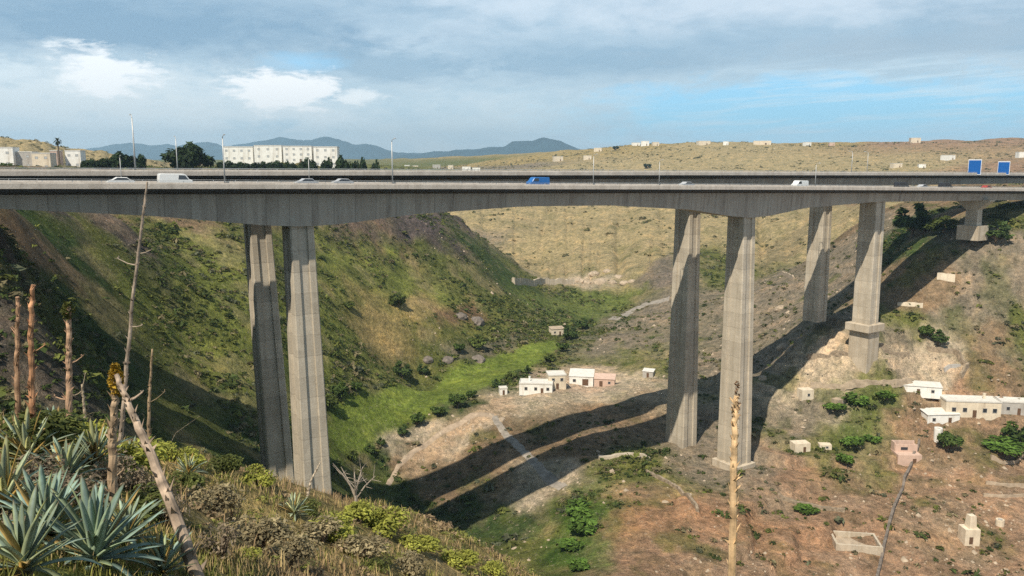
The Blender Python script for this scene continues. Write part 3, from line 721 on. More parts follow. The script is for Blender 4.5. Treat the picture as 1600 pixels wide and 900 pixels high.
def clumps(name, pos, rad, cols, k, mat, rng, flat=.75, leaf=.34):
    """ground cover: many small bushes in one mesh"""
    n = len(pos); d = rng.normal(size=(n, k, 3)); d /= np.linalg.norm(d, axis=2)[..., None]; d[..., 2] = np.abs(d[..., 2])
    rr_ = rng.uniform(.35, 1, (n, k, 1)) ** .6
    sh = np.stack([rng.uniform(.75, 1.35, n), rng.uniform(.75, 1.35, n), rng.uniform(.5, 1.0, n) * flat], 1)
    cen = pos[:, None, :] + d * rr_ * rad[:, None, None] * sh[:, None, :]
    v, q = leaf_quads(cen.reshape(-1, 3), np.repeat(rad * leaf, k), rng, outward=d.reshape(-1, 3))
    cc = np.repeat(cols[:, None, :] * rng.uniform(.6, 1.4, (n, k, 1)), 4, axis=1).reshape(-1, 3)
    o = np_mesh(name, v, q, mat, cc); tag(o, kind='stuff'); return o

EXC = []     # discs kept free of scrub: x, y, r
for br in (near, far):
    for p_ in br.piers:
        q = br.o + br.ax * p_['t']; EXC.append((q.x, q.y, 6.5))
def free(x, y):
    ok = np.ones(len(x), bool)
    for ex, ey, er in EXC: ok &= (x - ex) ** 2 + (y - ey) ** 2 > er * er
    return ok
def sample_area(n, r0, r1, rng, a0=-36, a1=36):
    r = np.sqrt(rng.uniform(r0 * r0, r1 * r1, n)); a = np.radians(rng.uniform(a0, a1, n)); return r * np.sin(a), r * np.cos(a)

def scatter_scrub():
    rng = np.random.default_rng(5)
    x, y = sample_area(340000, 62, 560, rng)
    lc = land_colour(x, y)
    green = lc[:, 1] - lc[:, 0]; dark = lc.sum(1)
    den = np.clip(.12 + green * 6 + (.46 - dark) * .9, .05, .8)
    den *= np.clip((fbm(x / 22, y / 22, 101, 4) - .36) * 6, .05, 1.5)
    den[lc[:, 1] > .185] *= .02                                   # cropped field
    den *= 1 - poly_mask(x, y, FIELD, 3)
    den *= np.clip(1.5 - np.hypot(x, y) / 480, .12, 1)
    ok = (rng.uniform(size=len(x)) < den * .62) & free(x, y); x, y = x[ok], y[ok]; lc = lc[ok]
    z = H(x, y); n = len(x); rad = np.clip(rng.lognormal(-.55, .5, n), .22, 2.2)
    kind = rng.uniform(size=n) + (fbm(x / 30, y / 30, 111, 3) - .5) * 1.2
    c1 = np.array((.060, .085, .024)); c2 = np.array((.125, .142, .036)); c3 = np.array((.19, .165, .09)); c4 = np.array((.10, .11, .065))
    cols = np.where((kind < .35)[:, None], c1, np.where((kind < .68)[:, None], c2, np.where((kind < .9)[:, None], c3, c4))) * rng.uniform(.75, 1.3, (n, 1))
    pos = np.stack([x, y, z + rad * .12], 1)
    for nm, msk in (('scrub', kind < .35), ('olive_scrub', (kind >= .35) & (kind < .68)), ('dry_scrub', kind >= .68)):
        clumps(nm, pos[msk], rad[msk], cols[msk], 18, M['leaf'], rng)
    return n
NSCRUB = scatter_scrub()

def scatter_far():
    rng = np.random.default_rng(15); x, y = sample_area(60000, 540, 1600, rng); lc = land_colour(x, y)
    den = np.clip(.10 + .5 * np.clip((fbm(x / 60, y / 60, 201, 4) - .45) * 5, 0, 1), .05, 1) * .5
    ok = rng.uniform(size=len(x)) < den; x, y = x[ok], y[ok]; n = len(x); rad = np.clip(rng.lognormal(.15, .45, n), .6, 3)
    k = rng.uniform(size=(n, 1)); cols = np.where(k < .5, np.array((.13, .125, .05)), np.where(k < .8, np.array((.21, .18, .09)), np.array((.07, .085, .035))))
    clumps('far_scrub', np.stack([x, y, H(x, y) + .1], 1), rad, cols, 10, M['leaf'], rng, leaf=.42, flat=.7)
scatter_far()

def scatter_rubble():
    rng = np.random.default_rng(8); x, y = sample_area(56000, 90, 420, rng, -8, 36)
    lc = land_colour(x, y)
    den = np.clip((lc.sum(1) - .42) * 1.6, .03, 1) * np.clip((fbm(x / 18, y / 18, 131, 4) - .42) * 6, 0, 1)
    den *= 1 - poly_mask(x, y, FIELD, 3)
    ok = (rng.uniform(size=len(x)) < den) & free(x, y); x, y = x[ok], y[ok]; z = H(x, y); n = len(x)
    rad = np.clip(rng.lognormal(-1.2, .6, n), .1, 1.5)
    base = np.array([(1, 0, 0), (.3, .95, 0), (-.8, .6, 0), (-.8, -.6, 0), (.3, -.95, 0), (.1, 0, .8), (-.3, .35, .7)])
    v = base[None] * rng.uniform(.6, 1.3, (n, 7, 3)) * rad[:, None, None]
    ang = rng.uniform(0, 6.28, n); ca, sa = np.cos(ang)[:, None], np.sin(ang)[:, None]
    vx = v[..., 0] * ca - v[..., 1] * sa; vy = v[..., 0] * sa + v[..., 1] * ca
    v = np.stack([vx + x[:, None], vy + y[:, None], v[..., 2] + z[:, None] - rad[:, None] * .35], 2).reshape(-1, 3)
    f = np.array([(0, 1, 5), (1, 6, 5), (1, 2, 6), (2, 3, 6), (3, 5, 6), (3, 4, 5), (4, 0, 5)])
    fs = (np.arange(n)[:, None, None] * 7 + f[None]).reshape(-1, 3)
    o = np_mesh('rubble', v, fs, M['boulder']); tag(o, kind='stuff')
scatter_rubble()

def scatter_grass():
    """straw and low herbs on the near hill"""
    rng = np.random.default_rng(9)
    vs, qs, cs = [], [], []; base = 0
    for n, r0, r1, h0, wd, blades in ((1500, 4, 14, .16, .007, 16), (4200, 14, 58, .26, .016, 13)):
        x, y = sample_area(n, r0, r1, rng, -40, 14); z = H(x, y)
        den = np.clip((fbm(x / 3, y / 3, 151, 3) - .3) * 4, .05, 1); ok = rng.uniform(size=n) < den; x, y, z = x[ok], y[ok], z[ok]; n = len(x)
        kind = fbm(x / 5 + 9, y / 5, 161, 3)
        bx = np.repeat(x, blades) + rng.normal(0, .12, n * blades) * (1 + r0 / 14); by = np.repeat(y, blades) + rng.normal(0, .12, n * blades) * (1 + r0 / 14); bz = H(bx, by) - .03
        N = len(bx); hh = h0 * rng.uniform(.45, 1.5, N); a = rng.uniform(0, 6.28, N); ln = rng.uniform(.1, .75, N) * hh
        dx, dy = np.cos(a), np.sin(a); sx, sy = -dy * wd, dx * wd
        p0 = np.stack([bx, by, bz], 1); side = np.stack([sx, sy, np.zeros(N)], 1)
        p1 = p0 + np.stack([dx * ln * .4, dy * ln * .4, hh * .6], 1); p2 = p0 + np.stack([dx * ln, dy * ln, hh], 1)
        v = np.stack([p0 - side, p0 + side, p1 + side * .8, p1 - side * .8, p2 + side * .15, p2 - side * .15], 1).reshape(-1, 3)
        i = base + np.arange(N)[:, None] * 6; qs += [np.concatenate([i + 0, i + 1, i + 2, i + 3], 1), np.concatenate([i + 3, i + 2, i + 4, i + 5], 1)]
        kc = np.repeat(kind, blades)[:, None] + rng.normal(0, .1, (N, 1))
        col = np.where(kc > .56, np.array((.24, .24, .065)), np.where(kc > .38, np.array((.46, .35, .17)), np.array((.36, .25, .14)))) * rng.uniform(.7, 1.25, (N, 1))
        cs.append(np.repeat(col, 6, 0)); vs.append(v); base += len(v)
    o = np_mesh('dry_grass', np.concatenate(vs), np.concatenate(qs), M['straw'], np.concatenate(cs)); tag(o, kind='stuff')
    # small leafy herbs between
    x, y = sample_area(2600, 5, 58, rng, -40, 14); ok = rng.uniform(size=len(x)) < np.clip((fbm(x / 6, y / 6, 171, 4) - .4) * 5, .03, 1); x, y = x[ok], y[ok]; n = len(x); r = np.hypot(x, y)
    rad = rng.uniform(.10, .34, n) * np.clip(r / 22, .5, 1.6)
    kind = rng.uniform(size=(n, 1)); cols = np.where(kind < .4, np.array((.22, .23, .06)), np.where(kind < .6, np.array((.12, .13, .05)), np.array((.30, .22, .13))))
    clumps('herbs', np.stack([x, y, H(x, y) + .03], 1), rad, cols, 40, M['leaf'], rng, leaf=.17)
scatter_grass()

def make_shrub(name, seed, rad, hgt, col, n, leaf, label, cat='shrub', twig=14):
    """bush: a fan of woody stems with leaves spread through uneven lobes"""
    rng = np.random.default_rng(seed); root = empty(name, (0, 0, 0)); tag(root, label, cat)
    lob = rng.normal(size=(9, 3)); lob /= np.linalg.norm(lob, axis=1)[:, None]; lob[:, 2] = np.abs(lob[:, 2]) * .9 + .15
    lob = lob * np.array((rad * .62, rad * .62, hgt * .55)) + np.array((0, 0, hgt * .16)); lr = rng.uniform(.30, .52, 9) * rad
    k = rng.integers(0, 9, n); d = rng.normal(size=(n, 3)); d /= np.linalg.norm(d, axis=1)[:, None]
    cen = lob[k] + d * (lr[k] * rng.uniform(.25, 1, n) ** .5)[:, None] * np.array((1, 1, hgt / rad * .8)); cen[:, 2] = np.maximum(cen[:, 2], .03)
    v, q = leaf_quads(cen, leaf, rng, outward=d)
    tone = (rng.uniform(.7, 1.3, n) * rng.uniform(.7, 1.35, 9)[k])[:, None]
    cc = np.repeat(np.array(col)[None] * tone, 4, 0)
    np_mesh('foliage', v, q, M['leaf'], cc, parent=root)
    mb = MB()
    for i in range(twig):
        l = lob[i % 9]; e = Vector(l) * rng.uniform(.8, 1.05); m = e * .5 + Vector(rng.normal(0, rad * .07, 3)) + Vector((0, 0, hgt * .05))
        mb.tube([(0, 0, -.15), m, e], [rad * .035, rad * .024, rad * .01], 5)
    mb.build('stem', M['bark'], root)
    return root

def make_tree(name, seed, rad, hgt, col, n, leaf, label, cat='tree', trunk=.35):
    """tree: tapered trunk, limbs to every lobe of the crown, leaves through the lobes' volume"""
    rng = np.random.default_rng(seed); root = empty(name, (0, 0, 0)); tag(root, label, cat)
    L = 13; d = rng.normal(size=(L, 3)); d /= np.linalg.norm(d, axis=1)[:, None]
    lob = d * np.array((rad * .78, rad * .78, (hgt * (1 - trunk)) * .40)) * rng.uniform(.5, 1.15, (L, 1)) + np.array((0, 0, hgt * (trunk + (1 - trunk) * .5))); lr = rng.uniform(.18, .44, L) * rad
    k = rng.integers(0, L, n); d = rng.normal(size=(n, 3)); d /= np.linalg.norm(d, axis=1)[:, None]
    cen = lob[k] + d * (lr[k] * rng.uniform(.2, 1, n) ** .5)[:, None] * np.array((1, 1, .8))
    v, q = leaf_quads(cen, leaf, rng, outward=d); tone = (rng.uniform(.65, 1.35, n) * rng.uniform(.65, 1.35, L)[k])[:, None]
    np_mesh('crown', v, q, M['leaf'], np.repeat(np.array(col)[None] * tone, 4, 0), parent=root)
    mb = MB(); tr = rad * .075; top = Vector((rad * .05, 0, hgt * (trunk + .3)))
    mb.tube([(0, 0, -.5), (rad * .03, rad * .02, hgt * trunk * .6), (0, rad * .04, hgt * trunk), top], [tr * 1.4, tr, tr * .8, tr * .3], 8)
    for l in lob:
        b = Vector((0, rad * .03, hgt * trunk * rng.uniform(.75, 1.1))); e = Vector(l); mb.tube([b, b.lerp(e, .5) + Vector((0, 0, -hgt * .02)), e], [tr * .5, tr * .3, tr * .1], 5)
    mb.build('trunk', M['bark'], root); return root

def put(o, q, rz, sc, label=None, first=False, sink=.1):
    loc = (q[0], q[1], q[2] - sink)
    if first:
        o.location = loc; o.rotation_euler = (0, 0, rz); o.scale = (sc, sc, sc) if not isinstance(sc, tuple) else sc
        if label: o['label'] = label
        return o
    return copy_tree(o, loc, rz, sc, label)

ORD = ['first', 'second', 'third', 'fourth', 'fifth', 'sixth', 'seventh', 'eighth', 'ninth', 'tenth', 'eleventh', 'twelfth', 'thirteenth', 'fourteenth', 'fifteenth', 'sixteenth']
# bushes in the valley (about 2 m, scaled) --------------------------------------------------
protos = [make_tree('stream_bush', 21, 2.0, 3.6, (.075, .115, .028), 620, .30, 'x', 'bush', .18),
          make_tree('stream_bush', 22, 2.2, 3.2, (.105, .135, .034), 620, .30, 'x', 'bush', .15),
          make_tree('stream_bush', 23, 2.0, 3.9, (.065, .10, .030), 640, .29, 'x', 'bush', .18)]
protos.append(make_tree('hollow_bush', 24, 2.2, 2.6, (.095, .165, .030), 620, .26, 'x', 'bush', .1))
used = set()
def bush(px, py, sc, label, group=None, y0=100, k=None):
    q = ground_at(px + random.uniform(-5, 5), py + random.uniform(-3, 3), y0)
    if q is None: return
    k = random.randrange(3) if k is None else k; p = protos[k]; s = (sc * random.uniform(.9, 1.2), sc * random.uniform(.9, 1.2), sc * random.uniform(.75, 1.05) * (.6 if k == 3 else 1))
    o = put(p, q, random.uniform(0, 6.28), s, label, k not in used, .25); used.add(k)
    if group: o['group'] = group
    return o
stream = [(520, 738, 1.3), (548, 722, 1.0), (573, 706, 1.1), (600, 694, 1.0), (628, 680, 1.1), (655, 667, 1.2), (686, 652, 1.5), (710, 638, 1.6), (742, 622, 1.2), (772, 607, 1.1), (800, 594, 1.1), (828, 581, 1.2), (856, 566, 1.4), (880, 548, 1.7), (893, 530, 2.3), (906, 512, 2.2)]
for i, (a, b_, s_) in enumerate(stream):
    bush(a, b_, s_ * random.uniform(.75, 1.2), f'{ORD[i]} dark bush from the left pier along the green field\'s stream edge', 'bushes along the stream')
edge = [(512, 634, 1.2, 'dark bush at the field edge right beside the sunlit left pier'), (536, 622, 1.4, 'dark bush at the foot of the green slope, second from the left pier'), (560, 614, 1.0, 'small dark bush at the slope foot, third from the left pier'),
        (632, 592, 1.7, 'broad very dark bush alone on the upper edge of the green field'), (655, 584, 1.0, 'small bush just right of the broad dark one on the field edge'), (745, 545, 1.5, 'dark bush below the grey rocks at the far end of the field'),
        (715, 552, 1.1, 'dark bush left of the grey rocks above the field'), (620, 478, 1.5, 'lone dark bush high in the middle of the green slope'), (545, 480, .9, 'small lone bush on the green slope right of the left pier'),
        (1425, 372, 3.2, 'large dark green bush in the shade under the right bridge end'), (1470, 362, 2.0, 'dark bush beside the pale pier footing under the bridge end'),
        (1345, 628, 1.9, 'broad green bush on the terrace below the tan earth bank'), (1385, 620, 1.5, 'green bush on the terrace beside the low white wall'), (1310, 640, 1.2, 'small green bush at the left end of the terrace bushes'),
        (1335, 692, 1.4, 'green bush between the cream ruin and the roofless hut'), (1360, 690, 1.2, 'green bush just left of the roofless hut'), (1560, 700, 2.2, 'wide green hedge-like bush below the long cream building'), (1590, 696, 1.8, 'green bush at the right end below the long cream building'),
        (900, 800, 2.0, 'bright green bush in the hollow below the grey track, farthest of four'), (915, 830, 2.2, 'bright green bush in the hollow below the grey track, second of four'), (895, 855, 1.6, 'bright green bush in the hollow below the grey track, third of four'), (905, 885, 1.5, 'bright green bush in the hollow below the grey track, nearest of four'),
        (1265, 802, 1.3, 'low green bush on the red ground right of the tall dry stalk'), (1320, 722, 1.3, 'round green bush on the red ground in front of the cream ruin'), (1475, 705, 1.4, 'grey-green bush beside the white water tank'), (1440, 528, 1.2, 'green bush on the slope right of the stepped plinth'), (1465, 540, 1.2, 'rounded bush above the tan earth bank'),
        (1560, 378, 2.0, 'yellowish bush right of the pale pier footing under the bridge end')]
for a, b_, s_, lb in edge: bush(a, b_, s_ * (.95 if 'hollow' in lb else 1.15), lb, k=3 if ('hollow' in lb or 'terrace' in lb or 'hedge' in lb or 'ruin' in lb or 'roofless' in lb or 'red ground' in lb) else None)

# near shrubs --------------------------------------------------------------------------------
sh_y = make_shrub('spurge_shrub', 31, .9, .85, (.29, .30, .06), 1500, .05, 'x'); sh_d = make_shrub('thorn_shrub', 32, .9, .8, (.27, .225, .13), 1100, .045, 'x', twig=34); sh_g = make_shrub('leafy_shrub', 33, .9, .9, (.12, .14, .04), 1500, .05, 'x')
NEAR = [(sh_y, 215, 745, 1.0, 'yellow-green spurge shrub between the upright dry stalk and the leaning dead trunk'), (sh_y, 400, 762, 1.1, 'yellow-green spurge shrub on the crest left of the dark pier foot'), (sh_y, 388, 872, .33, 'small bright yellow-green ball of spurge on bare brown ground'),
        (sh_y, 560, 815, 1.1, 'yellow-green shrub on the crest in front of the bare grey sapling'), (sh_y, 605, 835, 1.35, 'largest yellow-green shrub at the top of the crest by the ravine'), (sh_y, 520, 835, .9, 'yellow-green shrub on the crest right of the small pale agave'),
        (sh_y, 650, 862, 1.0, 'yellow-green shrub on the falling crest, right of the largest one'), (sh_y, 715, 885, 1.0, 'yellow-green shrub low on the crest edge over the shaded ravine'), (sh_y, 770, 900, .9, 'last yellow-green shrub at the right end of the near crest'), (sh_y, 130, 715, .9, 'yellow-green shrub among the pale agaves'),
        (sh_y, 250, 715, .8, 'small spurge just right of the leaning dead trunk'), (sh_y, 290, 725, .8, 'spurge on the straw slope below the small blue agave'),
        (sh_d, 330, 800, 1.0, 'brown thorny shrub right of the leaning dead trunk'), (sh_d, 400, 850, .8, 'dark brown thorny shrub in the middle of the near slope'), (sh_d, 450, 880, .8, 'brown thorny shrub at the lower middle of the near slope'), (sh_d, 560, 870, 1.0, 'brown thorny shrub below the largest yellow-green shrub'), (sh_d, 640, 895, .9, 'brown thorny shrub near the lower right of the near slope'),
        (sh_g, 225, 800, .7, 'dark leafy shrub left of the leaning dead trunk'), (sh_g, 350, 745, 1.0, 'dark leafy shrub on the straw slope'), (sh_g, 480, 800, .8, 'dark leafy shrub beside the small pale agave'), (sh_g, 280, 770, .8, 'low leafy shrub behind the leaning dead trunk'), (sh_g, 70, 720, 1.1, 'leafy shrub behind the left agaves'), (sh_g, 590, 890, .7, 'small leafy shrub low on the near slope'), (sh_d, 500, 845, 1.0, 'pale brown brush on the straw slope below the crest')]
seen = set()
for pr, a, b_, s_, lb in NEAR:
    q = ground_at(a, b_, 4)
    if q is None: continue
    put(pr, q, random.uniform(0, 6.28), (s_ * random.uniform(.9, 1.2), s_ * random.uniform(.9, 1.2), s_ * random.uniform(.7, 1)), lb, pr.name not in seen, .06); seen.add(pr.name)

# agaves --------------------------------------------------------------------------------------
def make_agave(seed, nleaf, L, label, tint=(.23, .33, .29), dry=0):
    rng = np.random.default_rng(seed); root = empty('agave', (0, 0, 0)); tag(root, label, 'agave')
    mb = MB(); SEG = 9
    for i in range(nleaf):
        f = i / (nleaf - 1); az_ = i * 2.39996 + rng.normal(0, .12); e0 = D2R(84 - 74 * f ** .8 + rng.normal(0, 5)); ll = L * (1 - .12 * abs(f - .5)) * rng.uniform(.85, 1.12)
        wd = ll * .062 * rng.uniform(.85, 1.2); bend = rng.uniform(-.15, .8) * (f + .2); tw = rng.normal(0, .14)
        p = Vector((0, 0, .10 + .14 * (1 - f))); e = e0; rings = []; cols = []; droop = rng.uniform() < .35 * f
        t = np.array(tint) * rng.uniform(.6, 1.3) * (np.array((1.15, 1.02, .72)) if rng.uniform() < .25 else 1)
        if rng.uniform() < dry: t = np.array((.40, .30, .13)) * rng.uniform(.7, 1.1)
        for s_ in range(SEG + 1):
            u = s_ / SEG; hw = wd * (.72 + .75 * u - .35 * u * u) * max(0, 1 - u ** 2.3) ** .75 + .002; th = wd * .42 * (1 - u) ** .8 + .003
            dr = Vector((math.cos(az_) * math.cos(e), math.sin(az_) * math.cos(e), math.sin(e))); sd = Vector((-math.sin(az_ + tw * u), math.cos(az_ + tw * u), 0)); nn = sd.cross(dr) * -1
            if nn.z < 0 and e < 1.5: nn = -nn
            rings.append([p - sd * hw + nn * hw * .34, p - nn * th * .55, p + sd * hw + nn * hw * .34, p + nn * (-th * .05 + hw * .04)])
            cc = t * (1.0 - .25 * (1 - u)) if u < .93 else np.array((.12, .07, .04)); edge = tuple(t * np.array((1.35, 1.2, .8))) if u < .93 else tuple(cc)
            cols += [edge, tuple(cc), edge, tuple(cc)]
            p = p + dr * (ll / SEG); e -= (bend * (.5 + u) + (.35 * u * u * 3 if droop else 0)) / SEG * 1.4
        n0 = len(mb.v); mb.loft(rings); mb.c[n0:] = cols
    mb.build('rosette', M['agave'], root, smooth=True)
    mb = MB(); mb.tube([(0, 0, -.3), (0, 0, .12), (0, 0, .3)], [L * .10, L * .09, L * .03], 9, (.16, .15, .09)); mb.build('heart', M['agave'], root)
    return root
AG = [make_agave(41, 46, 1.0, 'x', (.22, .32, .30), .06), make_agave(42, 36, .9, 'x', (.33, .41, .34), .1), make_agave(43, 34, .9, 'x', (.25, .33, .28), .18), make_agave(44, 30, .85, 'x', (.24, .34, .32), .12)]
AGP = [(0, 150, 890, 1.05, 'largest blue-green agave with long spiky leaves, left of the leaning trunk foot'), (1, 10, 800, 1.0, 'pale agave with broad upright leaves beside the largest dark agave'), (3, 255, 905, .75, 'dark teal agave hugging the foot of the leaning dead trunk'),
       (2, 40, 905, .9, 'agave with some yellowed leaves, lowest in the left corner'), (1, 45, 728, 1.0, 'pale grey-green agave behind the dark ones, under the orange-brown stalk'), (1, 150, 728, .95, 'pale agave between the two short dry stalks'), (2, 105, 760, .95, 'agave in the middle of the left clump'),
       (3, 20, 660, 1.25, 'teal agave standing at the back of the left clump'), (1, 318, 706, 1.0, 'small pale blue agave alone on the straw slope'), (1, 460, 806, .85, 'tiny pale turquoise agave on the crest below the left pier'), (2, 205, 720, .8, 'agave behind the foot of the upright stalk'),
       (1, 295, 745, .8, 'low pale agave on the slope right of the leaning trunk'), (3, 85, 680, 1.0, 'teal agave behind the short dry stalks'), (0, 75, 845, .9, 'dark blue-green agave left of the largest one'), (2, 200, 850, .8, 'agave between the largest one and the leaning trunk')]
seen = set()
for k, a, b_, s_, lb in AGP:
    q = ground_at(a, b_, 3.5)
    if q is None: continue
    put(AG[k], q, random.uniform(0, 6.28), s_ * .86, lb, k not in seen, .02)['group'] = 'agaves on the near hill'; seen.add(k)

sh_b = make_shrub('dead_brush', 34, .55, .75, (.27, .215, .15), 420, .03, 'x', twig=60)
for i, (a, b_, s_, lb) in enumerate(((70, 800, .9, 'tangle of dry brush between the two left agaves'), (215, 770, .8, 'dry brush at the foot of the upright stalk'), (120, 790, .8, 'dry brush behind the largest agave'), (20, 870, .7, 'dry brush in the left bottom corner'), (270, 820, .8, 'dry brush against the leaning dead trunk'), (345, 870, .8, 'dry brush right of the foot of the leaning dead trunk'), (180, 760, .9, 'dry brush left of the upright stalk foot'), (60, 760, .8, 'dry brush under the orange-brown stalk'))):
    q = ground_at(a, b_, 3.5); put(sh_b, q, random.uniform(0, 6.28), s_, lb, i == 0, .03)
# dry flower stalks ----------------------------------------------------------------------------
def stalk(name, pts, r0, r1, col, label, cat='dry stalk', twigs=(), knobs=0, head=None, seed=0):
    """pts: world points from foot to tip; twigs: (height fraction, offset vector, radius)"""
    rng = np.random.default_rng(seed); base = Vector(pts[0]); root = empty(name, base); tag(root, label, cat)
    n = 26; path = []; L = [0]
    P_ = [Vector(p) - base for p in pts]
    for i in range(n + 1):
        f = i / n * (len(P_) - 1); j = min(int(f), len(P_) - 2); path.append(P_[j].lerp(P_[j + 1], f - j) + Vector(rng.normal(0, r1 * .22, 3)) * (0 if i == 0 else 1))
    rad = [(r0 + (r1 - r0) * i / n) * rng.uniform(.96, 1.05) for i in range(n + 1)]
    cols = [];  mb = MB(); mb.tube(path, rad, 9)
    for i in range(n + 1):
        k = rng.uniform(.65, 1.3) * (1.15 if i % 3 else .62); cols += [tuple(np.array(col) * k * rng.uniform(.85, 1.15)) for _ in range(9)]
    mb.c = cols
    for k in range(int(14 + 10 * (P_[-1].length))):      # dry bracts clasping the stem
        f = rng.uniform(.05, .97); i = int(f * n); p0 = path[i]; a = rng.uniform(0, 6.28); d = Vector((math.cos(a), math.sin(a), 0)); rr2 = rad[i]; e = Vector((-d.y, d.x, 0)) * rr2 * .45
        tip = p0 + d * rr2 * rng.uniform(1.3, 2.4) + Vector((0, 0, rr2 * rng.uniform(1.2, 3.2))); q0 = p0 + d * rr2 * .8
        mb.add([q0 - e, q0 + e, tip, q0 - d * rr2 * .2 + Vector((0, 0, rr2 * .8))], [(0, 1, 2), (1, 3, 2), (3, 0, 2), (0, 3, 1)], tuple(np.array(col) * rng.uniform(.5, 1.1)))
    mb.build('stem', M['stalk'], root, smooth=False)
    for f, off, rr2 in twigs:
        p0 = path[int(f * n)]; off = Vector(off); e = p0 + off
        b = MB(); b.tube([p0, p0.lerp(e, .5) + Vector((0, 0, -off.length * .06)), e], [rr2, rr2 * .8, rr2 * .55], 6, tuple(np.array(col) * 1.15))
        for q in range(4): 
            d = Vector(rng.normal(0, .35, 3)); d.z = abs(d.z); d = d.normalized() * off.length * .16; b.tube([e, e + d], [rr2 * .6, rr2 * .25], 5, tuple(np.array(col) * .9))
        b.build('branch', M['stalk'], root)
    if head:
        hc, hr, hh, nl = head; cen = []; d = rng.normal(size=(nl, 3)); d /= np.linalg.norm(d, axis=1)[:, None]
        hz = rng.uniform(-1, .35, nl); cen = np.array(path[-1])[None] + np.stack([d[:, 0] * hr * (1.05 - np.abs(hz + .35)), d[:, 1] * hr * (1.05 - np.abs(hz + .35)), hz * hh], 1)
        v, qd = leaf_quads(cen, hr * .3, rng); np_mesh('flower_head', v, qd, M['leaf'], np.repeat(np.array(hc)[None] * rng.uniform(.5, 1.3, (nl, 1)), 4, 0), parent=root)
    return root
def foot(px, py, y0=3.5): return ground_at(px, py, y0)
q = foot(186, 700, 12); Y = q.y
stalk('tall_agave_stalk', [q - Vector((0, 0, .2)), P(196, 600, Y), P(207, 470, Y + .1), P(222, 350, Y + .1), P(230, 284, Y + .15)], .075, .030, (.33, .265, .21), 'tallest thin dead stalk, grey-brown with four side twigs, reaching up to the bridge deck', 'dry stalk',
      [(.63, (-.62, .1, .20), .02), (.66, (.38, .1, .12), .018), (.44, (.42, -.1, .06), .017), (.25, (-.26, .1, .34), .02)], seed=1)
q = foot(50, 700, 9); Y = q.y
stalk('agave_stalk', [q - Vector((0, 0, .2)), P(50, 600, Y), P(48, 520, Y), P(52, 445, Y)], .06, .035, (.42, .22, .12), 'orange-brown straight dry stalk at the back of the left agaves', 'dry stalk', [(.55, (.2, .1, .12), .012)], seed=2)
q = foot(26, 690, 10); Y = q.y
stalk('agave_stalk', [q - Vector((0, 0, .2)), P(27, 560, Y), P(28, 465, Y)], .05, .03, (.34, .21, .13), 'dull brown dry stalk left of the orange-brown one', 'dry stalk', [(.7, (-.15, .1, .1), .01)], seed=3)
q = foot(107, 710, 9); Y = q.y
stalk('agave_stalk', [q - Vector((0, 0, .2)), P(108, 600, Y), P(107, 540, Y), P(108, 478, Y)], .065, .04, (.40, .26, .17), 'brown dry stalk tipped with a green tuft, between orange stalk and tall stalk', 'dry stalk', [(.5, (.25, .05, .15), .012), (.3, (-.3, .05, .05), .014)], head=((.10, .11, .03), .12, .22, 130), seed=4)
q = foot(175, 790, 4); Y = q.y
stalk('agave_stalk', [q - Vector((0, 0, .2)), P(176, 700, Y), P(179, 640, Y), P(179, 580, Y)], .075, .045, (.40, .29, .19), 'upright dry stalk carrying a yellow seed head', 'dry stalk', [(.2, (.2, 0, .15), .012)], head=((.42, .27, .035), .105, .36, 420), seed=5)
q = foot(232, 705, 14); Y = q.y
stalk('agave_stalk', [q - Vector((0, 0, .2)), P(233, 630, Y), P(238, 545, Y)], .07, .03, (.30, .22, .14), 'thin brown stalk just right of the tallest one', 'dry stalk', [(.5, (.5, .1, .35), .012)], seed=6)
q = foot(135, 700, 12); Y = q.y
stalk('agave_stalk', [q - Vector((0, 0, .2)), P(132, 640, Y), P(128, 600, Y)], .05, .03, (.36, .29, .21), 'short bent dry stalk left of the yellow seed head', 'dry stalk', [(.9, (-.3, .1, -.18), .016), (.95, (.12, 0, .4), .014)], seed=7)
q = foot(262, 700, 14); Y = q.y
stalk('dry_stick', [q - Vector((0, 0, .15)), P(275, 676, Y), P(312, 650, Y)], .04, .014, (.36, .30, .22), 'thin dry stick leaning right above the straw slope', 'dry stick', [(.35, (-.05, 0, .5), .016)], seed=8)
q = foot(322, 925, 4); Y = q.y
stalk('leaning_trunk', [q - Vector((0, 0, .15)), P(268, 790, Y + .5), P(234, 705, Y + .9), P(200, 630, Y + 1.2), P(182, 586, Y + 1.4)], .082, .03, (.36, .275, .205), 'thick pale dead trunk leaning left across the near agaves', 'dead trunk', [(.80, (.16, .1, .10), .02)], seed=9)
q = Vector((P(1145, 930, 10).x, 10, Hs(P(1145, 930, 10).x, 10)))
stalk('lone_stalk', [q - Vector((0, 0, .3)), P(1145, 860, 10), P(1146, 730, 10.1), P(1148, 660, 10.15), P(1151, 618, 10.2)], .058, .034, (.60, .42, .24), 'pale straw-coloured stalk standing alone in front of the right piers', 'dry stalk', [(.93, (-.07, .02, .07), .02)], head=((.22, .13, .075), .055, .55, 160), seed=10)
q = foot(480, 775, 20); Y = q.y
stalk('dry_stick', [q - Vector((0, 0, .1)), P(486, 750, Y), P(501, 722, Y)], .05, .025, (.42, .35, .27), 'thin grey stick standing against the shaded foot of the left pier', 'dry stick', [(.6, (.2, 0, .3), .015)], seed=12)
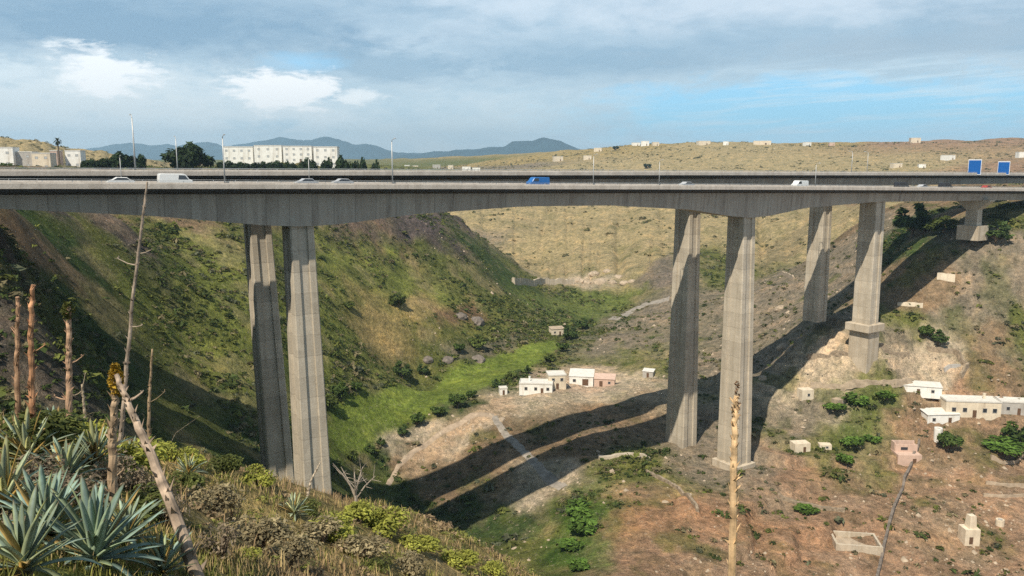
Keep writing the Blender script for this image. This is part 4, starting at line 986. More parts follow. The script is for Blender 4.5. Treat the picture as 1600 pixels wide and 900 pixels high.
# bare sapling
q = foot(556, 800, 25)
def bare_tree(q):
    root = empty('bare_sapling', q); tag(root, 'leafless grey forked sapling on the crest above the shaded ravine', 'sapling'); rng = np.random.default_rng(51)
    mb = MB(); mb.tube([(0, 0, -.2), (.02, 0, .55), (.0, .03, 1.0)], [.085, .065, .05], 8); mb.build('trunk', M['galv'] if False else M['bark_grey'], root)
    for k in range(7):
        a = k * 2.4; e = Vector((math.cos(a) * rng.uniform(.4, .9), math.sin(a) * .5, rng.uniform(1.3, 2.3))); b = MB(); s0 = Vector((0, .02, .55 + .07 * k))
        b.tube([s0, s0.lerp(e, .5) + Vector((0, 0, .1)), e], [.04, .028, .012], 6)
        for j in range(4):
            s1 = s0.lerp(e, rng.uniform(.4, .95)); b.tube([s1, s1 + Vector(rng.normal(0, .22, 3)) + Vector((0, 0, .2))], [.016, .005], 5)
        b.build('branch', M['bark_grey'], root)
M['bark_grey'] = mat_plain('grey_bark', (.33, .28, .23), .9, .3, 6, bmp=.02)
bare_tree(q)

# ------------------------------------------------------------------ buildings
def house(name, label, cat, q, w_, d_, h_, rz, wall, roof='flat', wins=(), doors=(), group=None, roof_mat=None, sink=.8, eave=.18, chimney=None, pane=None):
    """q: middle of the front foot on the ground; front faces -y before the turn rz; wins / doors: (x, z, w, h) on the front; side: (x..., 'L' or 'R')"""
    root = empty(name, q, rz); tag(root, label, cat, group)
    mb = MB(); mb.box(0, d_ / 2, (h_ - sink) / 2, w_, d_, h_ + sink)
    if roof == 'gable':
        mb.add([(-w_ / 2, 0, h_), (-w_ / 2, d_, h_), (-w_ / 2, d_ / 2, h_ + d_ * .24), (w_ / 2, 0, h_), (w_ / 2, d_, h_), (w_ / 2, d_ / 2, h_ + d_ * .24)], [(0, 2, 1), (3, 4, 5), (0, 3, 5, 2), (1, 2, 5, 4)])
    mb.build('wall', wall, root)
    rm = roof_mat or M['flat_roof']
    r = MB()
    if roof == 'flat':
        e = .12
        r.box(0, d_ / 2, h_ + .06, w_ + 2 * e, d_ + 2 * e, .11)
        for (cx, cy, sx, sy) in ((0, -e + .09, w_ + 2 * e, .18), (0, d_ + e - .09, w_ + 2 * e, .18), (-w_ / 2 - e + .09, d_ / 2, .18, d_ + 2 * e - .37), (w_ / 2 + e - .09, d_ / 2, .18, d_ + 2 * e - .37)): r.box(cx, cy, h_ + .285, sx, sy, .33)
    elif roof == 'shed':
        a, b = h_ + .02, h_ + .02 + d_ * .16
        r.add([(-w_ / 2 - eave, -eave, a), (w_ / 2 + eave, -eave, a), (w_ / 2 + eave, d_ + eave, b), (-w_ / 2 - eave, d_ + eave, b), (-w_ / 2 - eave, -eave, a + .12), (w_ / 2 + eave, -eave, a + .12), (w_ / 2 + eave, d_ + eave, b + .12), (-w_ / 2 - eave, d_ + eave, b + .12)], [(3, 2, 1, 0), (4, 5, 6, 7), (0, 1, 5, 4), (1, 2, 6, 5), (2, 3, 7, 6), (3, 0, 4, 7)])
    elif roof == 'gable':
        ap = h_ + d_ * .24
        for y0, z0 in ((-eave, h_ - eave * .48), (d_ + eave, h_ - eave * .48)):
            r.add([(-w_ / 2 - eave, y0, z0 + .02), (w_ / 2 + eave, y0, z0 + .02), (w_ / 2 + eave, d_ / 2, ap + .02), (-w_ / 2 - eave, d_ / 2, ap + .02), (-w_ / 2 - eave, y0, z0 + .16), (w_ / 2 + eave, y0, z0 + .16), (w_ / 2 + eave, d_ / 2, ap + .16), (-w_ / 2 - eave, d_ / 2, ap + .16)], [(3, 2, 1, 0), (4, 5, 6, 7), (0, 1, 5, 4), (1, 2, 6, 5), (2, 3, 7, 6), (3, 0, 4, 7)])
    if roof != 'none':
        ro = r.build('roof', rm, root)
        if chimney: cm = MB(); cm.box(chimney, d_ * .7, h_ + .9, .6, .6, 1.5); cm.box(chimney, d_ * .7, h_ + 1.7, .75, .75, .1); cm.build('chimney', wall, ro)
    for (x, z, ww, hh) in wins:
        f = MB()
        for cx, cz, sx, sz in ((x - ww / 2 - .05, z, .1, hh + .2), (x + ww / 2 + .05, z, .1, hh + .2), (x, z + hh / 2 + .05, ww - .004, .1), (x, z - hh / 2 - .05, ww - .004, .1)): f.box(cx, -.03, cz, sx, .08, sz)
        fo = f.build('window', M['grey'], root); g = MB(); g.box(x, -.008, z, ww, .03, hh); g.build('pane', pane or M['glass'], fo)
    for (x, z0, ww, hh) in doors:
        g = MB(); g.box(x, -.025, z0 + hh / 2, ww, .07, hh); do = g.build('door', M['wood'], root); g = MB(); g.box(x + ww * .36, -.08, z0 + hh * .48, .05, .05, .16); g.build('handle', M['galv'], do)
    return root
BASE = AX
def at(px, py, y0=100): return ground_at(px, py, y0)
RZ = math.atan2(-.25, 1)
# farmstead in the valley
house('farmhouse', 'long low white farmhouse, leftmost big block of the valley farmstead', 'house', at(837, 615), 11.5, 6, 3.3, -.10, M['white'], 'flat', [(-3.4, 1.7, .9, 1.0), (0, 1.7, .9, 1.0), (4.2, 1.7, .9, 1.0)], [(2.2, 0, .95, 2.0)], chimney=-2.5)
house('farmhouse', 'taller cream white house in the middle of the valley farmstead', 'house', at(871, 608), 6.2, 6, 4.8, .12, M['cream'], 'flat', [(-1.5, 3.4, .9, 1.0), (1.5, 3.4, .9, 1.0)], [(0, 0, 1, 2.1)])
house('barn', 'white-roofed shed on the right of the valley farmstead', 'shed', at(908, 602), 8.8, 7, 3.2, -.15, M['white'], 'shed', [(-2.5, 1.7, 1, 1)], [(1.5, 0, 2.2, 2.4)])
house('barn', 'low pinkish shed at the right end of the valley farmstead', 'shed', at(944, 604), 7.4, 5, 2.7, -.2, M['pink'], 'shed', [(1.8, 1.5, .8, .8)], [(-1.2, 0, 1.2, 2)], roof_mat=M['pink'])
house('hut', 'tiny white hut on the field side of the valley farmstead', 'hut', at(787, 617), 2.6, 2.4, 2.2, .2, M['white'], 'flat', [], [(0, 0, .8, 1.7)])
house('hut', 'small pale stone hut beside the dark bushes above the green field', 'hut', at(872, 524), 6.5, 4, 3.0, .3, M['cream'], 'shed', [(-1.6, 1.6, .8, .8)], [(1, 0, .9, 1.9)], roof_mat=M['boulder'])
house('hut', 'small grey-white shed at the foot of the shaded right piers', 'hut', at(1012, 590), 4, 3, 2.3, -.4, M['grey'], 'shed', [], [(0, 0, .9, 1.8)])
# right bank
house('long_house', 'long cream-white single-storey building on the right bank', 'house', at(1520, 652), 15.5, 6, 4.6, -.12, M['cream'], 'flat', [(-5.5, 2.2, 1.1, 1.2), (-2.4, 2.2, 1.1, 1.2), (3.2, 2.2, 1.1, 1.2), (6, 2.2, 1.1, 1.2)], [(.4, 0, 1.1, 2.2)], chimney=4.5)
house('annexe', 'grey-white low annexe right of the long cream building', 'house', at(1586, 648), 8, 5, 3.6, -.2, M['grey'], 'flat', [(-2, 1.8, .9, 1)], [(1, 0, .9, 2)])
house('shed', 'white low shed in front of the long cream building', 'shed', at(1474, 662), 10, 4.5, 2.9, .08, M['white'], 'shed', [(-3, 1.5, .9, .9)], [(2, 0, 1, 2)])
house('shed', 'white shed with grey roof on the terrace edge by the tan bank', 'shed', at(1440, 620), 11, 4, 2.7, -.28, M['white'], 'shed', [(3, 1.4, .8, .8)], [(-1, 0, .9, 1.9)], roof_mat=M['flat_roof'])
hut = house('roofless_hut', 'roofless two-tier pink stone hut with dark openings on the right bank', 'hut', at(1421, 728), 6.6, 5.5, 3.2, -.05, M['pink'], 'none', [], [(1.3, 0, 1.0, 2.2)])
mb = MB()
for cx, cy, sx, sy, hh in ((0, 2.9, 6.2, .4, 2.2), (-3.0, 4.1, .4, 2.0, 2.6), (3.0, 4.1, .4, 2.0, 1.8), (0, 5.25, 6.4, .35, 2.6)): mb.box(cx, cy, 3.2 + hh / 2 - .05, sx, sy, hh)
mb.build('upper_wall', M['pink'], hut)
mb = MB(); mb.box(-.6, 2.66, 4.2, 1.9, .09, .8); mb.build('window', M['glass'], hut)
house('ruin', 'low cream ruin with broken top on the right bank behind the lone stalk', 'ruin', at(1254, 707), 4.8, 3.2, 2.6, .15, M['cream'], 'none', [], [(.6, 0, .8, 1.6)])
house('ruin', 'small flat cream ruin right of the low broken one', 'ruin', at(1290, 703), 3.4, 2.2, 1.5, -.1, M['cream'], 'none', [(.4, .8, .6, .5)])
house('ruin', 'pale stump of a ruined hut at the left end of the terrace', 'ruin', at(1262, 625), 4, 3, 3.2, .2, M['cream'], 'none', [(.3, 1.6, .7, .8)])
house('ruin', 'cream broken wall corner below the tan earth bank', 'ruin', at(1318, 632), 5, 2.5, 1.8, .5, M['boulder'], 'none', [(0, .9, .6, .5)])

def water_tank(name, q, r_, h_, mat, label):
    root = empty(name, q); tag(root, label, 'water tank'); mb = MB(); ang = [i * 2 * math.pi / 18 for i in range(18)]
    mb.loft([[(r_ * k * math.cos(a), r_ * k * math.sin(a), z) for a in ang] for k, z in ((1, -.6), (1, h_ * .92), (.96, h_), (.9, h_), (.9, h_ * .9))]); mb.build('body', mat, root)
    mb = MB(); mb.tube([(r_ + .06, 0, 0), (r_ + .06, 0, h_)], .05, 6); mb.build('pipe', M['galv'], root)
    mb = MB(); mb.loft([[(r_ * .55 * math.cos(a), r_ * .55 * math.sin(a), h_ * .9 + z) for a in ang] for z in (.0, .18)]); mb.build('hatch', M['grey'], root)
water_tank('water_tank', at(1465, 687), 1.15, 3.6, M['white'], 'slim white round water tank below the long cream building')
water_tank('water_tank', at(1562, 820), 1.0, 1.5, M['cream'], 'squat cream water tank on the red ground near the pale tower')
def tower(q):
    root = empty('stone_tower', q); tag(root, 'pale stepped stone tower standing on the red ground', 'tower'); mb = MB(); mb.box(0, 0, 1.5, 3.6, 3.2, 4.4); mb.box(.2, 0, 5.2, 1.9, 1.9, 3.2, .1, taper=.8); mb.build('wall', M['cream'], root)
    mb = MB(); mb.box(-.3, -1.58, .95, .9, .1, 1.8); mb.build('door', M['wood'], root)
tower(at(1513, 846))
def slab_tank(q):
    root = empty('irrigation_tank', q, -.16); tag(root, 'pale rectangular open irrigation tank sunk in the red ground', 'tank')
    mb = MB()
    for cx, cy, sx, sy in ((0, 0, 10.5, .5), (0, 7, 10.5, .5), (-5, 3.5, .5, 6.49), (5, 3.5, .5, 6.49)): mb.box(cx, cy, .35, sx, sy, 2.5)
    mb.build('wall', M['plinth'], root); mb = MB(); mb.box(0, 3.5, .2, 9.48, 6.48, .3); mb.build('floor', M['boulder'], root)
slab_tank(at(1342, 862))

# dry stone walls and banks, each following the ground
def wall(px_pts, h_, th, label, mat=None, y0=80, name='stone_wall'):
    W_ = [at(a, b, y0) for a, b in px_pts]; root_mb = MB(); rng = np.random.default_rng(len(label)); pts = []
    for i in range(len(W_) - 1):
        n = max(2, int((W_[i + 1] - W_[i]).length / 1.2))
        for k in range(n + (i == len(W_) - 2)): p = W_[i].lerp(W_[i + 1], k / n); pts.append((p.x, p.y, Hs(p.x, p.y)))
    rings = []
    for i, p in enumerate(pts):
        a, b = Vector(pts[max(i - 1, 0)]), Vector(pts[min(i + 1, len(pts) - 1)]); t = (b - a); t.z = 0; t.normalize(); n = Vector((-t.y, t.x, 0)); hh = h_ * (rng.uniform(.8, 1.15) if h_ < 3 else 1); c0 = Vector(p)
        rings.append([c0 - n * th * .6 - Vector((0, 0, 1)), c0 - n * th * (.42 + rng.uniform(-.06, .06)) + Vector((0, 0, hh)), c0 + n * th * (.42 + rng.uniform(-.06, .06)) + Vector((0, 0, hh * rng.uniform(.9, 1))), c0 + n * th * .6 - Vector((0, 0, 1))])
    o = MB().loft(rings).build(name, mat or M['stone'], None, origin=pts[0]); return tag(o, label, 'wall')
wall([(1266, 604), (1330, 602), (1400, 600), (1462, 604)], 1.5, .9, 'long tan retaining wall under the pale earth bank', M['boulder'])
wall([(1262, 560), (1340, 553), (1420, 555)], 1.1, .8, 'tan stone wall along the upper edge of the pale earth bank')
wall([(1448, 546), (1490, 552), (1512, 574), (1500, 590)], 1.6, .9, 'curved stone wall at the right end of the pale earth bank')
wall([(1436, 690), (1415, 745), (1398, 792), (1382, 850), (1370, 905)], 1.0, .7, 'long straight dark stone wall running down the red ground to the bottom', M['rock'], 60)
wall([(1402, 476), (1442, 478)], .9, .8, 'short cream wall on the slope right of the third pier', M['cream'])
wall([(1464, 433), (1492, 436)], 1.6, 1.6, 'pale block of masonry high on the right slope', M['cream'])
wall([(1540, 756), (1562, 758), (1600, 760)], .8, .6, 'upper low pale wall at the right side of the red ground', M['boulder'])
wall([(1536, 775), (1570, 777), (1604, 775)], .7, .6, 'lower low pale wall at the right side of the red ground', M['boulder'])
wall([(1548, 716), (1600, 712)], 1.0, .6, 'pale garden wall below the green hedge on the right', M['boulder'])
wall([(1215, 772), (1260, 790), (1320, 800)], .9, .8, 'stone terrace wall across the red ground right of the lone stalk')
wall([(1010, 738), (1060, 765), (1090, 800)], .9, .8, 'broken stone wall between the piers and the lone stalk')
wall([(935, 716), (975, 712), (1015, 718)], .8, 1.4, 'pale concrete kerb in front of the far shaded pier', M['plinth'])
wall([(1195, 440), (1240, 437)], 1.6, .9, 'pale wall on the shaded slope behind the second pier', M['boulder'])
wall([(1305, 424), (1342, 424)], 1.3, .9, 'pale wall in the shade between the two right piers', M['boulder'])
wall([(1475, 578), (1500, 572)], .9, .7, 'grey wall fragment at the foot of the curved wall', M['grey'])
# long white retaining wall and boulders at the foot of the amphitheatre hill
wall([(802, 442), (850, 443), (896, 444)], 3.1, 1.8, 'long white retaining wall at the foot of the tan hill', M['plinth'], 300)
def boulder(q, r_, seed, label, group=None, mat=None):
    rng = np.random.default_rng(seed); bm = bmesh.new(); bmesh.ops.create_icosphere(bm, subdivisions=3, radius=1)
    for v in bm.verts:
        n = v.co.copy(); k = 1 + .28 * (fbm(np.array([n.x * 1.6 + seed]), np.array([n.y * 1.6 + n.z * 1.3]), seed, 3)[0] - .5) * 2; v.co = Vector((n.x * k * 1.25, n.y * k, n.z * k * .8)) * r_
    me = bpy.data.meshes.new('boulder'); bm.to_mesh(me); bm.free(); me.materials.append(mat or M['boulder']); o = bpy.data.objects.new('boulder', me); COL.objects.link(o); o.location = q - Vector((0, 0, r_ * .15)); o.rotation_euler = (0, 0, rng.uniform(0, 6)); return tag(o, label, 'boulder', group)
random.seed(3)
for i, (a, b_, r_) in enumerate([(905, 440, 3.2), (918, 442, 2.4), (928, 428, 3.0), (940, 441, 3.6), (948, 424, 2.4), (957, 442, 2.6), (966, 434, 3.2), (976, 443, 3.0), (988, 440, 2.2)]):
    q = at(a, b_, 330)
    if q: boulder(q, r_, 60 + i, f'{ORD[i]} pale boulder right of the white wall at the tan hill foot', 'boulders below the tan hill')
for i, (a, b_, r_, lb) in enumerate([(700, 560, 2.6, 'grey boulder lying above the far end of the green field, leftmost'), (745, 560, 3.4, 'large dark grey rock above the green field'), (718, 492, 3.0, 'reddish rock outcrop on the green slope'), (745, 500, 3.6, 'dark rock outcrop beside the reddish one on the green slope'),
        (668, 560, 2.2, 'small grey rock above the green field, left of the big ones'), (1220, 480, 2.4, 'pale boulder on the shaded slope behind the second pier'), (1225, 540, 2.2, 'pale boulder in the deep bridge shadow behind the second pier'), (1195, 590, 1.8, 'pale boulder right behind the second pier'), (785, 655, 1.2, 'pale stone beside the bend of the grey track')]):
    q = at(a, b_, 150)
    if q: boulder(q - Vector((0, 0, r_ * .25)), r_, 80 + i, lb, None, M['rock'] if i < 5 else None)

# footing and short pier below the right end of the near bridge
t4 = tn(1520); q4 = A0 + AX * t4; zg = Hs(q4.x, q4.y); zf = P(1520, 352, q4.y).z
Bq = near
mb = MB(); z1 = float(near.zt(t4)) - near.depth(t4)
def rect(c, a, b, z): return [(c.x + AX.x * i * a / 2 + NR.x * j * b / 2, c.y + AX.y * i * a / 2 + NR.y * j * b / 2, z) for i, j in ((-1, -1), (1, -1), (1, 1), (-1, 1))]
mb.loft([rect(q4, 3.2, 4.2, zf - .5), rect(q4, 3.0, 4.0, z1 - 3.2), rect(q4, 3.4, 11.5, z1 - .2), rect(q4, 3.4, 11.5, z1 + .3)])
pr4 = mb.build('pier', M['pier'], near.root); mb = MB(); mb.box(q4.x, q4.y, zf - 2.5, 6.4, 7.4, 5, TH); mb.build('plinth', M['plinth'], pr4)
# abutment wall under the right end
t5 = tn(1640); q5 = A0 + AX * t5; mb = MB(); z1 = float(near.zt(t5)) - near.depth(t5)
mb.box(q5.x, q5.y, z1 - 10 + .15, 4, 15, 20, TH); mb.build('abutment', M['plinth'], near.root)

# ------------------------------------------------------------------ tracks
def strip(name, pts, wd, mat, y0=60, seg=70): return drape(name, [gp(a, b, y0) for a, b in pts], wd, mat, .10, seg)
strip('track', [(772, 650), (785, 672), (812, 700), (846, 735), (880, 762)], [2.4, 2.6, 2.8, 3.2, 4], M['greypath'])
strip('dirt_path', [(606, 758), (622, 728), (648, 704), (690, 676), (740, 648), (772, 650)], [1.4, 1.6, 2, 2.4, 2.6, 3], M['path'])
strip('road', [(958, 500), (985, 486), (1010, 475), (1046, 466)], [7, 7, 7, 7], M['greypath'], 250)

# ------------------------------------------------------------------ on the bridges: lamps, signs, vehicles
def make_lamp():
    root = empty('street_lamp', (0, 0, 0)); tag(root, 'x', 'street lamp')
    MB().tube([(0, 0, 0), (0, 0, 4.5), (0, 0, 8.6)], [.15, .115, .085], 8).build('pole', M['galv'], root, smooth=True)
    b = MB(); b.box(0, 0, .06, .45, .45, .12); b.build('base_plate', M['galv'], root)
    MB().tube([(0, 0, 8.5), (0, .25, 8.95), (0, 1.2, 9.15)], [.07, .06, .05], 7).build('arm', M['galv'], root, smooth=True)
    h = MB(); h.loft([[(-.12, 1.1, 9.1), (.12, 1.1, 9.1), (.1, 1.1, 9.24), (-.1, 1.1, 9.24)], [(-.17, 1.45, 9.12), (.17, 1.45, 9.12), (.13, 1.45, 9.30), (-.13, 1.45, 9.30)], [(-.1, 1.9, 9.18), (.1, 1.9, 9.18), (.08, 1.9, 9.25), (-.08, 1.9, 9.25)]])
    ho = h.build('lamp_head', M['galv'], root); l = MB(); l.box(0, 1.45, 9.11, .2, .5, .03); l.build('lens', M['lamp_lens'], ho)
    return root
lp = make_lamp(); first = [True]
def on_deck(br, px, u):
    o = br.o + br.n * u; t = axis_hit(o, br.ax, px); q = o + br.ax * t; return Vector((q.x, q.y, float(br.zt(t)) - 1.03)), t
def lamp(br, px, u, label, rz, sc=1):
    q, t = on_deck(br, px, u); o = put(lp, q, rz, sc, label, first[0], 0); first[0] = False; o['group'] = 'street lamps on the bridges'
for px, lb, sc in ((195, 'street lamp on the nearer bridge beside the tall dead stalk', .55), (355, 'tall street lamp on the nearer bridge above the left piers', 1), (486, 'street lamp on the nearer bridge in front of the white block row', .6), (615, 'tall street lamp on the nearer bridge between left piers and blue van', 1.05), (926, 'street lamp on the nearer bridge right of the blue van', .85), (1028, 'street lamp on the nearer bridge above the far shaded pier', .75), (1270, 'street lamp on the nearer bridge above the third pair of piers', .8)):
    lamp(near, px, -7.0, lb, TH + math.pi, sc)
for px, lb, sc in ((218, 'tallest street lamp on the farther bridge, rising against the left clouds', 1.15), (283, 'street lamp on the farther bridge in front of the round dark tree', .75), (1325, 'left one of the close pair of street lamps on the farther bridge', .8), (1349, 'right one of the close pair of street lamps on the farther bridge', .8)):
    lamp(far, px, 6.4, lb, TH, sc)
def road_sign(px, py0, py1, wpx, label):
    q, t = on_deck(far, px, 5.9); zt = P(px, py0, q.y).z; zb = P(px, py1, q.y).z; wd = wpx / FPX * q.y / .9; root = empty('road_sign', q, TH + math.pi / 2 ); tag(root, label, 'road sign', 'blue road signs on the far bridge')
    # local x runs across the road, the face looks back along the traffic (local +y = -axis ... turned to the camera side)
    zt -= q.z; zb -= q.z; h_ = zt - zb
    b = MB(); b.box(0, 0, (zt + zb) / 2, wd, .08, h_); bo = b.build('panel', M['sign_white'], root)
    b = MB(); b.box(0, .055, (zt + zb) / 2 - h_ * .01, wd * .93, .03, h_ * .90); b.build('blue_face', M['sign_blue'], bo)
    for sg in (-1, 1): b = MB(); b.tube([(sg * wd * .32, -.12, 0), (sg * wd * .32, -.12, zt - .2)], .09, 8); b.build('post', M['galv'], root)
road_sign(1515, 249, 273, 18, 'larger blue road sign with white border near the right end of the bridge')
road_sign(1560, 252, 273, 16, 'smaller blue road sign with white border, farthest right on the bridge')

def make_vehicle(kind, paint, label):
    root = empty({'car': 'car', 'van': 'van', 'truck': 'truck'}[kind], (0, 0, 0)); tag(root, label, {'car': 'car', 'van': 'van', 'truck': 'truck'}[kind])
    if kind == 'car': prof = [(-2.1, .35), (-2.15, .75), (-1.95, .95), (-1.5, 1.0), (-.95, 1.42), (.55, 1.45), (1.25, 1.0), (1.95, .85), (2.1, .6), (2.05, .35)]; wd = 1.75; gl = [(-1.35, 1.02), (-.88, 1.36), (.5, 1.39), (1.1, 1.02)]; wb = 1.3; wr = .31
    else: prof = [(-2.6, .4), (-2.65, 1.2), (-2.55, 2.05), (-2.3, 2.15), (1.1, 2.15), (1.55, 2.0), (2.1, 1.25), (2.55, 1.1), (2.65, .7), (2.6, .4)]; wd = 1.95; gl = [(.35, 1.25), (.45, 1.95), (1.4, 1.92), (1.95, 1.25)]; wb = 1.7; wr = .34
    mb = MB(); rings = []
    for y, ins in ((-wd / 2, .06), (-wd / 2 + .09, 0), (wd / 2 - .09, 0), (wd / 2, .06)): rings.append([(x * (1 - ins * .3), y, z - (ins if z > 1.0 else 0)) for x, z in prof])
    mb.loft(rings); bo = mb.build('body', paint, root)
    for sg in (-1, 1): g = MB(); g.loft([[(x, sg * (wd / 2 + .012), z - .03) for x, z in gl], [(x, sg * (wd / 2 - .06), z - .03) for x, z in gl]]); g.build('window', M['glass'], bo)
    for x in (-wb, wb):
        for sg in (-1, 1):
            w_ = MB(); ang = [i * math.pi / 8 for i in range(16)]
            w_.loft([[(x + wr * math.cos(a), sg * (wd / 2 - .02) + dy, wr + wr * math.sin(a)) for a in ang] for dy in (-.1, .1)]); wo = w_.build('wheel', M['rubber'], root)
            w_ = MB(); w_.loft([[(x + wr * .6 * math.cos(a), sg * (wd / 2 + .09) + dy, wr + wr * .6 * math.sin(a)) for a in ang] for dy in (-.02, .02)]); w_.build('rim', M['galv'], wo)
    for sg in (-1, 1): g = MB(); xx = prof[-2][0] if kind == 'car' else 2.6; g.box(xx - .02, sg * wd * .36, .72, .12, .3, .16); g.build('headlight', M['lamp_lens'], bo)
    return root
for kind, paint, br, px, u, lb in (('van', 'car_white', near, 278, 4.6, 'white van driving on the nearer bridge above the left slope'), ('car', 'car_white', near, 193, -1.5, 'white car on the nearer bridge beside the leftmost street lamp'), ('car', 'car_grey', near, 481, -2, 'silver car on the nearer bridge above the left piers'),
        ('car', 'car_grey', near, 537, -4.5, 'silver car on the nearer bridge right of the white block row'), ('van', 'car_blue', near, 840, -3.8, 'bright blue van in the middle of the nearer bridge'), ('car', 'car_grey', near, 1070, -3, 'silver car on the nearer bridge above the far shaded pier'),
        ('van', 'car_white', near, 1246, -2, 'white van on the nearer bridge above the third pair of piers'), ('van', 'car_dark', near, 1404, 3.4, 'dark van on the nearer bridge, leading the right-hand queue'), ('car', 'car_grey', near, 1436, -2, 'silver car behind the dark van on the nearer bridge'), ('van', 'car_dark', near, 1472, 3.4, 'second dark van on the right part of the nearer bridge'), ('car', 'car_red', near, 1536, 2, 'dark red car under the blue road signs')):
    q, t = on_deck(br, px, u); v = make_vehicle(kind, M[paint], lb); v.location = q; v.rotation_euler = (0, -math.atan(float(br.zt.deriv()(t))), TH if u > 0 else TH + math.pi)
    if u < 0: v.rotation_euler[1] *= -1

# ------------------------------------------------------------------ plateau behind: blocks, houses, trees, mountains
def floor_at(px, Y): p = P(px, 258, Y); return Vector((p.x, p.y, Hs(p.x, p.y)))
def block(px0, px1, ytop, Y, label, mat, storeys, d_=11, group=None, name='apartment_block', base=None):
    mid = .5 * (px0 + px1); q = floor_at(mid, Y); wd = (px1 - px0) / FPX * Y; top = P(mid, ytop, Y).z; h_ = max(top - q.z, 3); h_ = min(h_, 5.0) if name == 'town_house' else h_
    sh = h_ / storeys; wins = []
    n = max(2, int(wd / 4))
    for s_ in range(storeys):
        for k in range(n): wins.append(((k - (n - 1) / 2) * wd / n, sh * (s_ + .55), min(1.2, wd / n * .4), min(1.0, sh * .36)))
    return house(name, label, 'apartment block' if name == 'apartment_block' else 'house', q, wd, d_, h_, math.atan2(-q.x, q.y) * .4, mat, 'flat', wins, [(wd * .1, 0, 1.1, 2.1)], group, pane=M['pale_glass'])
for i, (a, b_, t_) in enumerate(((350, 395, 230), (399, 440, 228), (444, 487, 229), (491, 527, 230))):
    block(a, b_, t_, 480, f'{("leftmost", "second", "third", "rightmost")[i]} white block in the row of four on the plateau left of centre', M['white'], 3, group='white blocks in a row on the plateau')
for a, b_, t_, Y, lb, mt, st in ((-12, 20, 231, 400, 'white house at the left edge of the plateau', 'white', 2), (24, 50, 238, 405, 'grey house second from the left on the plateau', 'grey', 2), (52, 78, 240, 400, 'cream-roofed low house left of the palm', 'cream', 2), (80, 90, 236, 430, 'narrow pinkish house just left of the palm', 'pink', 2), (104, 126, 236, 440, 'pale grey house right of the palm', 'white', 2)):
    block(a, b_, t_, Y, lb, M[mt], st, 9, name='plateau_house')
for i, (a, b_, yb, yt, Y, mt) in enumerate(((928, 940, 237, 230, 1450, 'cream'), (988, 1000, 228, 222, 1480, 'white'), (1002, 1014, 228, 219, 1470, 'white'), (1020, 1030, 228, 221, 1480, 'cream'), (1092, 1110, 227, 219, 1440, 'cream'), (1130, 1138, 227, 220, 1440, 'white'), (1178, 1204, 226, 219, 1440, 'cream'), (1258, 1268, 228, 221, 1430, 'white'), (1296, 1304, 228, 222, 1430, 'pink'), (1424, 1438, 223, 214, 1390, 'cream'), (1478, 1494, 250, 241, 1150, 'white'), (1592, 1604, 246, 236, 1100, 'white'), (866, 880, 252, 243, 1300, 'cream'), (912, 924, 250, 242, 1300, 'cream'), (1396, 1410, 262, 254, 1000, 'cream'), (1436, 1446, 262, 256, 1000, 'white'))):
    q = ground_at(.5 * (a + b_), yb, 600, 2400, 1500)
    if q is None or q.y < 700: q = floor_at(.5 * (a + b_), Y)
    wd = (b_ - a) / FPX * q.y; h_ = max((yb - yt) * .8 / FPX * q.y, 4)
    house('ridge_house', f'{ORD[i]} of the small pale houses on the tan ridge, counted along the crest from the left' if False else {0: 'small cream house at the left foot of the tan ridge', 1: 'white house on the ridge crest, leftmost of a close three', 2: 'taller white house on the ridge crest, middle of a close three', 3: 'cream house on the ridge crest, rightmost of a close three', 4: 'wide cream house on the ridge crest left of the middle', 5: 'tiny white house on the crest between two wide cream ones', 6: 'widest cream house on the ridge crest', 7: 'small white house on the crest right of the widest cream one', 8: 'tiny pinkish house on the ridge crest, right part', 9: 'cream house on the reddish crest left of the blue signs', 10: 'bright white house below the reddish crest beside the larger blue sign', 11: 'white house below the reddish crest at the right edge', 12: 'cream house low on the ridge slope below the blue mountain', 13: 'second cream house low on the left ridge slope', 14: 'cream house low on the reddish slope, just above the bridge rail', 15: 'small white house low on the reddish slope near the signs'}[i], 'house', q, wd, wd * .8, h_, random.uniform(-.3, .3), M[mt], 'flat', [], [(wd * .2, 0, wd * .1, h_ * .45)])
for i, (a, b_, yt, Y, mt) in enumerate(((632, 640, 240, 1100, 'white'), (643, 653, 243, 1050, 'cream'), (676, 688, 246, 1000, 'grey'), (700, 708, 250, 1000, 'cream'), (722, 735, 247, 980, 'white'), (738, 750, 248, 980, 'white'))):
    block(a, b_, yt, Y, {0: 'tiny white house of the far town, leftmost', 1: 'tiny cream house of the far town beside the leftmost', 2: 'grey house of the far town below the blue hills', 3: 'small cream house of the far town in the middle', 4: 'white house of the far town, second from the right', 5: 'white house of the far town, rightmost'}[i], M[mt], 1, 8, name='town_house')

# trees on the plateau
pt = make_tree('plateau_tree', 71, 6, 9, (.030, .052, .018), 1700, .55, 'round dark green tree standing alone on the plateau', 'tree', .12)
q = floor_at(296, 330); Yq = q.y; hh = (P(296, 221, Yq).z - q.z); pt.location = q - Vector((0, 0, .5)); k = hh / 9.0; wk = 36 / FPX * Yq / 6; pt.scale = (wk, wk, k)
for i, (a, yt, wpx, Y) in enumerate(((140, 247, 15, 330), (165, 244, 18, 330), (190, 236, 22, 340), (212, 240, 16, 340))):
    q = floor_at(a, Y); hh = P(a, yt, Y).z - q.z; o = copy_tree(pt, q - Vector((0, 0, .4)), random.uniform(0, 6), (wpx / FPX * Y / 6, wpx / FPX * Y / 6, max(hh, 2) / 9.0), {0: 'low dark tree left of the tallest in the plateau clump', 1: 'second tree in the plateau clump left of the round tree', 2: 'tallest tree in the plateau clump left of the round tree', 3: 'tree at the right end of the plateau clump'}[i])
